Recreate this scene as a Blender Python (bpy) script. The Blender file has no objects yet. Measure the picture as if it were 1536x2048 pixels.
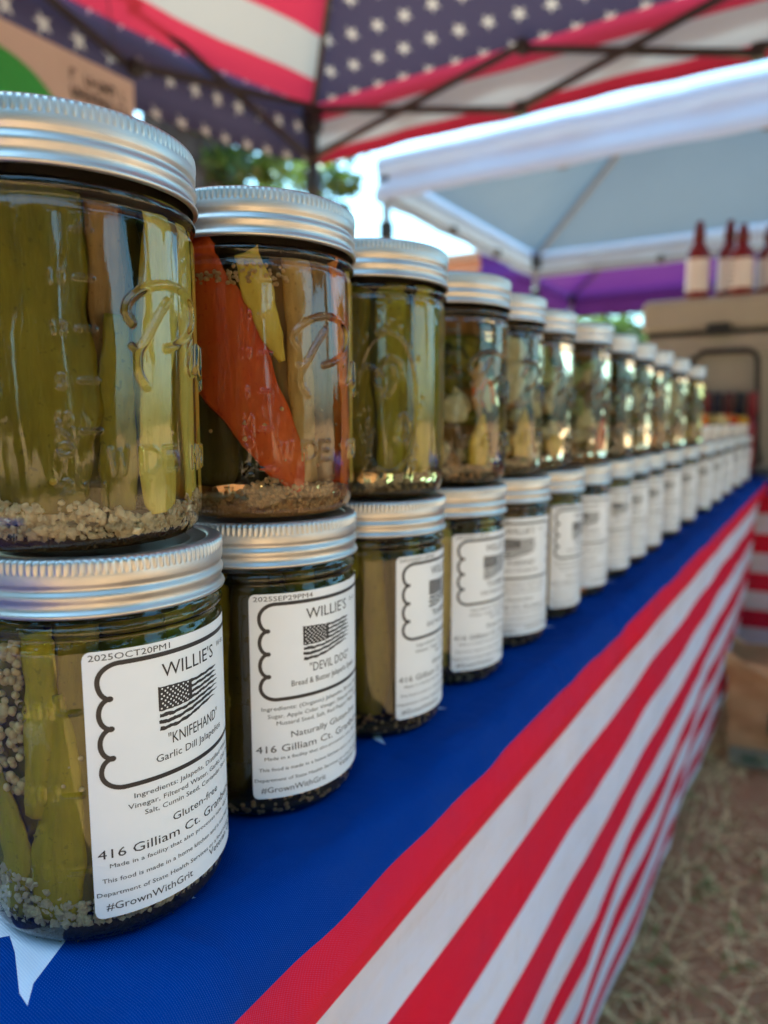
import bpy, math, random
import numpy as np
from mathutils import Vector, Matrix

random.seed(7); rng = np.random.default_rng(11)
R = math.radians
scene = bpy.context.scene
COL = scene.collection

# ------------------------------------------------------------------ camera
CAMZ = .907                       # metres above the ground; table top is at .74
cam_d = bpy.data.cameras.new('camera'); cam = bpy.data.objects.new('camera', cam_d); COL.objects.link(cam)
cam.location = (0, 0, CAMZ)
cam.rotation_euler = (R(90-7.26), 0, R(31.78))
cam_d.sensor_fit = 'VERTICAL'; cam_d.sensor_height = 36; cam_d.lens = 24.96
cam_d.clip_start = .01; cam_d.clip_end = 600
cam_d.dof.use_dof = True; cam_d.dof.focus_distance = .238; cam_d.dof.aperture_fstop = 7.2
scene.camera = cam

# ------------------------------------------------------------------ light
SUN_EL, SUN_AZ = R(66), R(167)    # sun direction: azimuth measured from +X, counter-clockwise
w = bpy.data.worlds.new('World'); scene.world = w; w.use_nodes = True
nt = w.node_tree; nt.nodes.clear()
wo = nt.nodes.new('ShaderNodeOutputWorld'); bg = nt.nodes.new('ShaderNodeBackground')
sky = nt.nodes.new('ShaderNodeTexSky'); sky.sky_type = 'NISHITA'; sky.sun_disc = False
sky.sun_elevation = SUN_EL; sky.sun_rotation = R(90)-SUN_AZ
sky.air_density = 1.0; sky.dust_density = 2.6; sky.ozone_density = 1.0
bg.inputs['Strength'].default_value = .15
nt.links.new(sky.outputs[0], bg.inputs[0]); nt.links.new(bg.outputs[0], wo.inputs[0])
sun_d = bpy.data.lights.new('sun', 'SUN'); sun_d.energy = 4.0; sun_d.angle = R(.6); sun_d.color = (1, .94, .85)
sun = bpy.data.objects.new('sun', sun_d); COL.objects.link(sun)
sd = Vector((math.cos(SUN_EL)*math.cos(SUN_AZ), math.cos(SUN_EL)*math.sin(SUN_AZ), math.sin(SUN_EL)))
sun.rotation_euler = sd.to_track_quat('Z', 'Y').to_euler()
scene.view_settings.view_transform = 'Standard'; scene.view_settings.look = 'None'
scene.view_settings.gamma = 1; scene.view_settings.use_curve_mapping = False
scene.view_settings.exposure = 2.42
scene.view_settings.use_white_balance = True
scene.view_settings.white_balance_temperature = 5200; scene.view_settings.white_balance_tint = -26

scene.render.engine = 'CYCLES'
cy = scene.cycles
cy.use_denoising = True
try: cy.denoiser = 'OPENIMAGEDENOISE'
except Exception: pass
cy.max_bounces = 14; cy.diffuse_bounces = 4; cy.glossy_bounces = 5; cy.transmission_bounces = 14
cy.transparent_max_bounces = 8; cy.volume_bounces = 0
cy.caustics_reflective = False; cy.caustics_refractive = True; cy.blur_glossy = .3
cy.sample_clamp_indirect = 8

# ------------------------------------------------------------------ helpers
def mesh(name, V, Fs, mat=None, parent=None, smooth=False, uv=None, loc=None):
    me = bpy.data.meshes.new(name)
    V = np.asarray(V, dtype=np.float64)
    me.from_pydata(V.tolist() if len(V) else [], [], Fs.tolist() if isinstance(Fs, np.ndarray) else Fs)
    if uv is not None:
        ul = me.uv_layers.new(name='UVMap'); idx = np.zeros(len(me.loops), dtype=np.int32)
        me.loops.foreach_get('vertex_index', idx)
        ul.data.foreach_set('uv', np.asarray(uv, dtype=np.float32)[idx].ravel())
    if smooth: me.polygons.foreach_set('use_smooth', np.ones(len(me.polygons), dtype=bool))
    me.update()
    o = bpy.data.objects.new(name, me); COL.objects.link(o)
    if mat is not None:
        for m in (mat if isinstance(mat, (list, tuple)) else [mat]): me.materials.append(m)
    if parent is not None: o.parent = parent
    if loc is not None: o.location = loc
    return o

def inst(src, parent=None, name=None, loc=None, rot=None, mat=None):
    o = src.copy(); COL.objects.link(o)
    if name: o.name = name
    o.parent = parent
    if loc is not None: o.location = loc
    if rot is not None: o.rotation_euler = rot
    return o

def tag(o, label=None, cat=None, group=None, kind=None):
    if label: o['label'] = label
    if cat: o['category'] = cat
    if group: o['group'] = group
    if kind: o['kind'] = kind
    return o

def empty(name, loc=(0, 0, 0), rz=0, label=None, cat=None, group=None):
    o = bpy.data.objects.new(name, None); COL.objects.link(o); o.location = loc; o.rotation_euler = (0, 0, rz)
    o.empty_display_size = .02
    return tag(o, label, cat, group)

def box(sx, sy, sz, c=(0, 0, 0), bev=0):
    x, y, z = sx/2, sy/2, sz/2
    if bev <= 0:
        V = [(a*x+c[0], b*y+c[1], d*z+c[2]) for a in (-1, 1) for b in (-1, 1) for d in (-1, 1)]
        Fc = [(0, 1, 3, 2), (4, 6, 7, 5), (0, 4, 5, 1), (2, 3, 7, 6), (0, 2, 6, 4), (1, 5, 7, 3)]
        return V, Fc
    import bmesh
    bm = bmesh.new(); bmesh.ops.create_cube(bm, size=1)
    for v in bm.verts: v.co = Vector((v.co.x*sx+c[0], v.co.y*sy+c[1], v.co.z*sz+c[2]))
    bmesh.ops.bevel(bm, geom=bm.edges[:], offset=bev, segments=3, affect='EDGES', profile=.5)
    V = [tuple(v.co) for v in bm.verts]; Fc = [tuple(v.index for v in f.verts) for f in bm.faces]; bm.free()
    return V, Fc

def join(parts):
    V, Fc, n = [], [], 0
    for v, f in parts:
        V += [tuple(p) for p in v]; Fc += [tuple(i+n for i in q) for q in f]; n += len(v)
    return V, Fc

def lathe(prof, n=96, rad=None):
    prof = np.array(prof, float); th = np.arange(n)*2*math.pi/n; m = len(prof)
    V = np.zeros((m, n, 3)); V[..., 0] = prof[:, None, 0]*np.cos(th); V[..., 1] = prof[:, None, 0]*np.sin(th); V[..., 2] = prof[:, None, 1]
    i = np.arange(m-1)[:, None]; j = np.arange(n)[None]; k = (j+1) % n
    Fc = np.stack([i*n+j, i*n+k, (i+1)*n+k, (i+1)*n+j], -1).reshape(-1, 4)
    return V.reshape(-1, 3), Fc

def tube(pts, r, n=10, cap=True, rr=None):
    pts = [Vector(p) for p in pts]; V, Fc = [], []
    T0 = None
    for i, p in enumerate(pts):
        t = (pts[min(i+1, len(pts)-1)]-pts[max(i-1, 0)]).normalized()
        if T0 is None: a = t.orthogonal().normalized()
        else: a = (a - t*a.dot(t)).normalized()
        T0 = t; b = t.cross(a); q = rr[i] if rr else r
        for k in range(n):
            an = 2*math.pi*k/n; V.append(tuple(p+(a*math.cos(an)+b*math.sin(an))*q))
    for i in range(len(pts)-1):
        for k in range(n):
            k2 = (k+1) % n; Fc.append((i*n+k, i*n+k2, (i+1)*n+k2, (i+1)*n+k))
    if cap:
        Fc.append(tuple(range(n-1, -1, -1))); Fc.append(tuple((len(pts)-1)*n+k for k in range(n)))
    return V, Fc

def bar(p, q, sx, sy):                      # square bar between two points
    p, q = Vector(p), Vector(q); t = (q-p).normalized()
    a = t.cross(Vector((0, 0, 1))); a = a.normalized() if a.length > 1e-3 else Vector((1, 0, 0)); b = t.cross(a)
    V = [tuple(c+a*sx/2*i+b*sy/2*j) for c in (p, q) for i, j in ((-1, -1), (1, -1), (1, 1), (-1, 1))]
    return V, [(3, 2, 1, 0), (4, 5, 6, 7), (0, 1, 5, 4), (1, 2, 6, 5), (2, 3, 7, 6), (3, 0, 4, 7)]

_t = (1+5**.5)/2
ICO_V = np.array([(-1, _t, 0), (1, _t, 0), (-1, -_t, 0), (1, -_t, 0), (0, -1, _t), (0, 1, _t), (0, -1, -_t), (0, 1, -_t), (_t, 0, -1), (_t, 0, 1), (-_t, 0, -1), (-_t, 0, 1)], float)
ICO_V /= np.linalg.norm(ICO_V[0])
ICO_F = np.array([(0, 11, 5), (0, 5, 1), (0, 1, 7), (0, 7, 10), (0, 10, 11), (1, 5, 9), (5, 11, 4), (11, 10, 2), (10, 7, 6), (7, 1, 8), (3, 9, 4), (3, 4, 2), (3, 2, 6), (3, 6, 8), (3, 8, 9), (4, 9, 5), (2, 4, 11), (6, 2, 10), (8, 6, 7), (9, 8, 1)])
def subdiv(V, Fc):
    V = V.tolist(); cache = {}; out = []
    def mid(a, b):
        k = (min(a, b), max(a, b))
        if k not in cache:
            m = (np.array(V[a])+np.array(V[b])); m /= np.linalg.norm(m); cache[k] = len(V); V.append(m.tolist())
        return cache[k]
    for a, b, c in Fc:
        x, y, z = mid(a, b), mid(b, c), mid(c, a); out += [(a, x, z), (b, y, x), (c, z, y), (x, y, z)]
    return np.array(V), np.array(out)
ICO2_V, ICO2_F = subdiv(ICO_V, ICO_F)

def scatter(P, S, baseV, baseF, jit=0.0, seed=1):        # P (n,3), S (n,3) scales -> one mesh
    r = np.random.default_rng(seed); n = len(P)
    q = r.normal(size=(n, 4)); q /= np.linalg.norm(q, axis=1)[:, None]
    a, b, c, d = q.T
    M = np.stack([np.stack([1-2*(c*c+d*d), 2*(b*c-d*a), 2*(b*d+c*a)], -1), np.stack([2*(b*c+d*a), 1-2*(b*b+d*d), 2*(c*d-b*a)], -1), np.stack([2*(b*d-c*a), 2*(c*d+b*a), 1-2*(b*b+c*c)], -1)], 1)
    B = baseV[None]*(1+jit*r.uniform(-1, 1, size=(n, len(baseV), 1)))*S[:, None, :]
    V = np.einsum('nij,nkj->nki', M, B)+P[:, None, :]
    Fc = (baseF[None]+(np.arange(n)*len(baseV))[:, None, None]).reshape(-1, baseF.shape[1])
    return V.reshape(-1, 3), Fc

# ------------------------------------------------------------------ materials
def mat(name):
    m = bpy.data.materials.new(name); m.use_nodes = True; t = m.node_tree
    return m, t, t.nodes['Principled BSDF'], t.nodes['Material Output']
def N(t, typ, **k):
    n = t.nodes.new(typ)
    for a, b in k.items():
        if a in n.inputs: n.inputs[a].default_value = b
        else: setattr(n, a, b)
    return n
def M(t, op, a, b=None, c=None):
    n = t.nodes.new('ShaderNodeMath'); n.operation = op
    for i, x in enumerate((a, b, c)):
        if x is None: continue
        if isinstance(x, (int, float)): n.inputs[i].default_value = x
        else: t.links.new(x, n.inputs[i])
    return n.outputs[0]
def mixc(t, f, a, b):
    n = t.nodes.new('ShaderNodeMix'); n.data_type = 'RGBA'
    for s, x in ((n.inputs[0], f), (n.inputs[6], a), (n.inputs[7], b)):
        if isinstance(x, (int, float)): s.default_value = x
        elif isinstance(x, (tuple, list)): s.default_value = (*x, 1) if len(x) == 3 else x
        else: t.links.new(x, s)
    return n.outputs[2]
def noise(t, scale, detail=3, vec=None, rough=.55, obj=True):
    n = N(t, 'ShaderNodeTexNoise', Scale=scale, Detail=detail, Roughness=rough)
    if vec is None:
        tc = N(t, 'ShaderNodeTexCoord'); vec = tc.outputs['Object' if obj else 'UV']
    t.links.new(vec, n.inputs['Vector']); return n.outputs['Fac']
def vscale(t, vec, s):
    n = N(t, 'ShaderNodeVectorMath', operation='MULTIPLY'); t.links.new(vec, n.inputs[0]); n.inputs[1].default_value = s; return n.outputs[0]
def bump(t, p, h, strength, dist=.001):
    b = N(t, 'ShaderNodeBump', Strength=strength, Distance=dist); t.links.new(h, b.inputs['Height']); t.links.new(b.outputs[0], p.inputs['Normal']); return b

def simple(name, c, rough=.5, metal=0, c2=None, ns=20, bs=0, bd=.001, spec=.5, sheen=0):
    m, t, p, o = mat(name)
    p.inputs['Roughness'].default_value = rough; p.inputs['Metallic'].default_value = metal
    p.inputs['Specular IOR Level'].default_value = spec
    if sheen: p.inputs['Sheen Weight'].default_value = sheen
    nf = noise(t, ns, 4)
    rp = N(t, 'ShaderNodeMapRange'); rp.inputs[1].default_value = .35; rp.inputs[2].default_value = .65; t.links.new(nf, rp.inputs[0])
    cc = mixc(t, rp.outputs[0], c, c2 or tuple(x*.8 for x in c))
    t.links.new(cc, p.inputs['Base Color'])
    if bs: bump(t, p, nf, bs, bd)
    return m

def food(name, c, c2, ns=90, rough=.45, streak=True, sss=0.0):
    m, t, p, o = mat(name)
    tc = N(t, 'ShaderNodeTexCoord'); v = vscale(t, tc.outputs['Object'], (1, 1, .22) if streak else (1, 1, 1))
    nf = noise(t, ns, 5, vec=v, rough=.65); n2 = noise(t, ns*6, 3, vec=v)
    rp = N(t, 'ShaderNodeMapRange'); rp.inputs[1].default_value = .32; rp.inputs[2].default_value = .68; t.links.new(nf, rp.inputs[0])
    f = M(t, 'ADD', M(t, 'MULTIPLY', rp.outputs[0], .8), M(t, 'MULTIPLY', n2, .25))
    big = noise(t, 38, 3, vec=tc.outputs['Object']); f = M(t, 'ADD', f, M(t, 'MULTIPLY', M(t, 'SUBTRACT', big, .5), 1.6)); f.node.use_clamp = True
    sk = noise(t, 420, 3, vec=tc.outputs['Object']); f = M(t, 'ADD', f, M(t, 'MULTIPLY', M(t, 'GREATER_THAN', sk, .66), .5)); f.node.use_clamp = True
    t.links.new(mixc(t, f, c, c2), p.inputs['Base Color'])
    p.inputs['Roughness'].default_value = rough; p.inputs['Specular IOR Level'].default_value = .2
    bump(t, p, M(t, 'ADD', n2, nf), .6, .0009)
    tr = N(t, 'ShaderNodeBsdfTranslucent'); t.links.new(mixc(t, f, c, c2), tr.inputs[0])
    mx = N(t, 'ShaderNodeMixShader'); mx.inputs[0].default_value = .35
    t.links.new(p.outputs[0], mx.inputs[1]); t.links.new(tr.outputs[0], mx.inputs[2]); t.links.new(mx.outputs[0], o.inputs[0])
    return m

def glass_mat(name, tint, dens):
    m, t, p, o = mat(name); t.nodes.remove(p)
    g = N(t, 'ShaderNodeBsdfGlass', IOR=1.5, Roughness=0.0); g.inputs['Color'].default_value = (.985, .99, .985, 1)
    tc = N(t, 'ShaderNodeTexCoord'); v = vscale(t, tc.outputs['Object'], (1, 1, .35))
    a = noise(t, 130, 2, vec=v); b = noise(t, 900, 2, vec=tc.outputs['Object'])
    h = M(t, 'ADD', M(t, 'MULTIPLY', a, 1.0), M(t, 'MULTIPLY', b, .035))
    bp = N(t, 'ShaderNodeBump', Strength=.22, Distance=.0006); t.links.new(h, bp.inputs['Height']); t.links.new(bp.outputs[0], g.inputs['Normal'])
    va = N(t, 'ShaderNodeVolumeAbsorption', Density=dens); va.inputs['Color'].default_value = (*tint, 1)
    t.links.new(g.outputs[0], o.inputs['Surface']); t.links.new(va.outputs[0], o.inputs['Volume'])
    return m

GLASS = {'olive': glass_mat('glass_olive_brine', (.99, .90, .06), 12), 'amber': glass_mat('glass_amber_brine', (.995, .84, .12), 10),
         'clear': glass_mat('glass_pale_brine', (.93, .88, .52), 8), 'grey': glass_mat('glass_clear_brine', (.9, .88, .62), 7)}

def metal_mat():
    m, t, p, o = mat('brushed_tin'); p.inputs['Metallic'].default_value = 1
    tc = N(t, 'ShaderNodeTexCoord'); v = vscale(t, tc.outputs['Object'], (1, 1, 22))
    n1 = noise(t, 60, 4, vec=v); n2 = noise(t, 45, 4)
    t.links.new(mixc(t, n2, (.60, .585, .57), (.50, .49, .48)), p.inputs['Base Color'])
    sm = noise(t, 26, 4, rough=.7); sc = N(t, 'ShaderNodeMapRange'); sc.inputs[1].default_value = .45; sc.inputs[2].default_value = .7; t.links.new(sm, sc.inputs[0])
    t.links.new(M(t, 'ADD', M(t, 'ADD', M(t, 'MULTIPLY', n1, .12), .36), M(t, 'MULTIPLY', sc.outputs[0], .2)), p.inputs['Roughness'])
    bump(t, p, n1, .06, .0002)
    return m
TIN = metal_mat()
def disc_mat():
    m = simple('lid_disc_tin', (.55, .54, .52), .35, 1, (.48, .47, .46), 60); return m
DISC = disc_mat()
PAPER = simple('label_paper', (.80, .81, .83), .42, 0, (.77, .785, .81), 40, .04, .0001)
INK = simple('label_ink', (.012, .010, .013), .5, 0, (.02, .018, .022), 500)

def star_mask(t, u, v, cell, rad, stag=.5, rot=0.0, v_off=0.0, u_off=0.0):
    """white five-point stars printed on a staggered grid; u, v in metres"""
    us = M(t, 'DIVIDE', M(t, 'ADD', u, u_off), cell); row = M(t, 'FLOOR', us)
    vs = M(t, 'DIVIDE', M(t, 'ADD', v, v_off), cell)
    odd = M(t, 'MODULO', M(t, 'ABSOLUTE', row), 2.0)
    vs = M(t, 'ADD', vs, M(t, 'MULTIPLY', odd, stag))
    x = M(t, 'MULTIPLY', M(t, 'SUBTRACT', M(t, 'FRACT', us), .5), cell)
    y = M(t, 'MULTIPLY', M(t, 'SUBTRACT', M(t, 'FRACT', vs), .5), cell)
    rr = M(t, 'SQRT', M(t, 'ADD', M(t, 'MULTIPLY', x, x), M(t, 'MULTIPLY', y, y)))
    th = M(t, 'ADD', M(t, 'ARCTAN2', y, x), rot+20*math.pi)
    a = 2*math.pi/5
    m_ = M(t, 'ABSOLUTE', M(t, 'SUBTRACT', M(t, 'MODULO', M(t, 'ADD', th, a/2), a), a/2))
    edge = M(t, 'MULTIPLY', rr, M(t, 'ADD', M(t, 'COSINE', m_), M(t, 'MULTIPLY', M(t, 'SINE', m_), 3.078)))
    return M(t, 'LESS_THAN', edge, rad)

BLUE, RED, WHITE = (.005, .033, .25), (.68, .0008, .020), (.80, .79, .93)
def cloth_mat(name, white_band=.06, shift=0.0):
    """stretch tablecloth: blue with stars on top, red and white stripes down the side (UV = metres)"""
    m, t, p, o = mat(name)
    tc = N(t, 'ShaderNodeTexCoord'); sp = N(t, 'ShaderNodeSeparateXYZ'); t.links.new(tc.outputs['UV'], sp.inputs[0])
    u, v = sp.outputs[0], sp.outputs[1]                # u down the cross-section (0 at blue/red edge), v along the table
    sh = M(t, 'ADD', u, shift)
    red = M(t, 'LESS_THAN', M(t, 'MODULO', M(t, 'DIVIDE', sh, white_band), 2.0), 1.0)
    red = M(t, 'MAXIMUM', red, M(t, 'GREATER_THAN', sh, .703))
    side = mixc(t, red, WHITE, RED)
    st = star_mask(t, u, v, .196, .050, .5, rot=.698, u_off=.0865+.098+.196*4, v_off=-.135+.098+.196*4)
    top = mixc(t, st, BLUE, WHITE)
    isblue = M(t, 'LESS_THAN', sh, 0.0)
    col = mixc(t, isblue, side, top)
    nf = noise(t, 9, 3); col2 = mixc(t, M(t, 'MULTIPLY', nf, .30), col, (.02, .025, .06))
    # knit: fine lines of thread
    wl = M(t, 'SINE', M(t, 'MULTIPLY', M(t, 'ADD', v, M(t, 'MULTIPLY', u, .12)), 2*math.pi/.00075))
    w2 = M(t, 'SINE', M(t, 'MULTIPLY', M(t, 'ADD', u, M(t, 'MULTIPLY', v, .3)), 2*math.pi/.0006))
    knit = M(t, 'ADD', M(t, 'MULTIPLY', wl, .7), M(t, 'MULTIPLY', w2, .3))
    lift = M(t, 'MULTIPLY', M(t, 'GREATER_THAN', knit, .55), .16)
    lift = M(t, 'MULTIPLY', lift, M(t, 'ADD', .6, M(t, 'MULTIPLY', nf, 2.4)))
    t.links.new(mixc(t, lift, col2, (.14, .22, .55)), p.inputs['Base Color'])
    p.inputs['Roughness'].default_value = .85; p.inputs['Specular IOR Level'].default_value = .02
    kb = bump(t, p, knit, .25, .0003)
    uvv = tc.outputs['UV']
    f1 = noise(t, 9, 3, vec=vscale(t, uvv, (1.6, .7, 1))); f2 = noise(t, 34, 2, vec=vscale(t, uvv, (.6, 1.5, 1)))
    cr = M(t, 'ABSOLUTE', M(t, 'SUBTRACT', M(t, 'FRACT', M(t, 'DIVIDE', M(t, 'ADD', v, M(t, 'MULTIPLY', f1, .02)), .31)), .5))
    cr = M(t, 'MULTIPLY', M(t, 'SUBTRACT', 1.0, M(t, 'MINIMUM', M(t, 'MULTIPLY', cr, 45.0), 1.0)), .12)
    seam = M(t, 'MULTIPLY', M(t, 'SUBTRACT', 1.0, M(t, 'MINIMUM', M(t, 'MULTIPLY', M(t, 'ABSOLUTE', M(t, 'SUBTRACT', sh, .703)), 700.0), 1.0)), -.25)
    hh = M(t, 'ADD', M(t, 'ADD', M(t, 'MULTIPLY', f1, 1.0), M(t, 'MULTIPLY', f2, .22)), M(t, 'ADD', cr, seam))
    fb = N(t, 'ShaderNodeBump', Strength=.8, Distance=.016); t.links.new(hh, fb.inputs['Height']); t.links.new(fb.outputs[0], kb.inputs['Normal'])
    return m

# ------------------------------------------------------------------ ground
def ground():
    n = 170
    a = np.linspace(-1, 1, n); g = np.sign(a)*np.abs(a)**3.2*220
    X, Y = np.meshgrid(g, g+0.9)
    Z = np.zeros_like(X); near = np.exp(-((X-.2)**2+(Y-1.4)**2)/6)
    for k in range(40):
        kx, ky = rng.normal(size=2)*rng.choice([3, 8, 20]); Z += .0022*np.sin(kx*X+ky*Y+rng.uniform(0, 6))
    Z = Z*near*1.2 - .0
    V = np.stack([X, Y, Z], -1).reshape(-1, 3)
    i, j = np.meshgrid(np.arange(n-1), np.arange(n-1), indexing='ij')
    Fc = np.stack([i*n+j, i*n+j+1, (i+1)*n+j+1, (i+1)*n+j], -1).reshape(-1, 4)
    m, t, p, o = mat('dry_brown_soil')
    n1 = noise(t, 1.6, 5); n2 = noise(t, 22, 6, rough=.7); n3 = noise(t, 120, 4, rough=.7)
    c = mixc(t, n2, (.36, .145, .068), (.66, .34, .18)); c = mixc(t, M(t, 'MULTIPLY', n1, .6), c, (.27, .19, .11))
    c = mixc(t, M(t, 'GREATER_THAN', n3, .62), c, (.42, .32, .20))
    t.links.new(c, p.inputs['Base Color']); p.inputs['Roughness'].default_value = .95; p.inputs['Specular IOR Level'].default_value = .1
    bump(t, p, M(t, 'ADD', n2, M(t, 'MULTIPLY', n3, .4)), .9, .02)
    tag(mesh('ground', V, Fc, m, smooth=True), kind='structure')
ground()

def dry_grass():
    n = 15000
    X = rng.uniform(-.75, 1.3, n); Y = rng.uniform(.5, 3.0, n)
    keep = (np.sin(X*7+1)*np.sin(Y*6)+rng.normal(size=n)*.7) > -.35
    X, Y = X[keep], Y[keep]; n = len(X)
    V, Fc = [], []
    for k in range(n):
        L = rng.uniform(.03, .13); an = rng.uniform(0, 2*math.pi); el = rng.uniform(.0, .75); wd = rng.uniform(.001, .0034)
        dx, dy, dz = math.cos(an)*math.cos(el), math.sin(an)*math.cos(el), math.sin(el)
        px, py = -math.sin(an)*wd, math.cos(an)*wd; c = rng.uniform(-.25, .25)
        b = len(V)
        for s in (0, .5, 1):
            ww = 1-s*.8; z = .004+dz*L*s-(.25*s*s*L*dz)
            x = X[k]+dx*L*s - dy*c*L*s*s; y = Y[k]+dy*L*s + dx*c*L*s*s
            V += [(x-px*ww, y-py*ww, z), (x+px*ww, y+py*ww, z)]
        Fc += [(b, b+1, b+3, b+2), (b+2, b+3, b+5, b+4)]
    m, t, p, o = mat('straw')
    oi = noise(t, 30, 2); t.links.new(mixc(t, M(t, 'GREATER_THAN', oi, .56), (.80, .57, .28), (.24, .25, .07)), p.inputs['Base Color']); p.inputs['Roughness'].default_value = .8
    tag(mesh('dry_grass', V, Fc, m), 'dry straw coloured grass lying over the brown soil', 'grass', kind='stuff')
dry_grass()

# ------------------------------------------------------------------ canopies
def fabric(name, base, trans=.45, pattern=None, rough=.7):
    m, t, p, o = mat(name)
    tc = N(t, 'ShaderNodeTexCoord'); sp = N(t, 'ShaderNodeSeparateXYZ'); t.links.new(tc.outputs['UV'], sp.inputs[0])
    u, v = sp.outputs[0], sp.outputs[1]
    if pattern == 'stars':
        st = star_mask(t, u, v, .128, .036, .5, rot=math.pi/2, u_off=8, v_off=8)
        col = mixc(t, st, (.050, .047, .105), (.52, .51, .52))
    elif pattern == 'stripes':
        col = mixc(t, M(t, 'LESS_THAN', M(t, 'MODULO', M(t, 'ADD', M(t, 'DIVIDE', u, .165), .35), 2.0), 1.0), (.42, .43, .47), (.44, .028, .085))
    elif pattern == 'band':
        w1 = M(t, 'MULTIPLY', M(t, 'GREATER_THAN', u, .098), M(t, 'LESS_THAN', u, .212))
        col = mixc(t, w1, (.42, .022, .065), (.42, .43, .47))
    else:
        col = mixc(t, noise(t, 3, 3), base, tuple(x*.9 for x in base))
    wr = noise(t, 2.2, 3); wv = noise(t, 700, 1)
    t.links.new(col, p.inputs['Base Color']); p.inputs['Roughness'].default_value = rough; p.inputs['Specular IOR Level'].default_value = .25
    bump(t, p, wr, .35, .05)
    tr = N(t, 'ShaderNodeBsdfTranslucent'); t.links.new(col, tr.inputs[0])
    mx = N(t, 'ShaderNodeMixShader'); mx.inputs[0].default_value = trans
    t.links.new(p.outputs[0], mx.inputs[1]); t.links.new(tr.outputs[0], mx.inputs[2]); t.links.new(mx.outputs[0], o.inputs[0])
    return m
FRAME = simple('painted_steel_frame', (.050, .045, .045), .4, .3, (.035, .03, .03), 30)
PLASTIC = simple('black_connector', (.012, .012, .013), .45, 0, (.02, .02, .02), 60)
LEG = simple('silver_leg', (.45, .46, .48), .4, .6, (.38, .38, .4), 30)

def grid_sheet(P00, P10, P01, P11, nu, nv, sag=0, U=(0, 1), Vv=(0, 1)):
    """bilinear sheet; u from P00 to P10, v from P00 to P01; sag pulls the middle of the edge P00-P01"""
    P00, P10, P01, P11 = map(lambda p: np.array(p, float), (P00, P10, P01, P11))
    V, UV = [], []
    for i in range(nu+1):
        for j in range(nv+1):
            a, b = i/nu, j/nv
            p = P00*(1-a)*(1-b)+P10*a*(1-b)+P01*(1-a)*b+P11*a*b
            p[2] -= sag*4*b*(1-b)*(1-a)
            V.append(p); UV.append((U[0]+(U[1]-U[0])*a, Vv[0]+(Vv[1]-Vv[0])*b))
    Fc = [(i*(nv+1)+j, i*(nv+1)+j+1, (i+1)*(nv+1)+j+1, (i+1)*(nv+1)+j) for i in range(nu) for j in range(nv)]
    return V, Fc, UV

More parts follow.
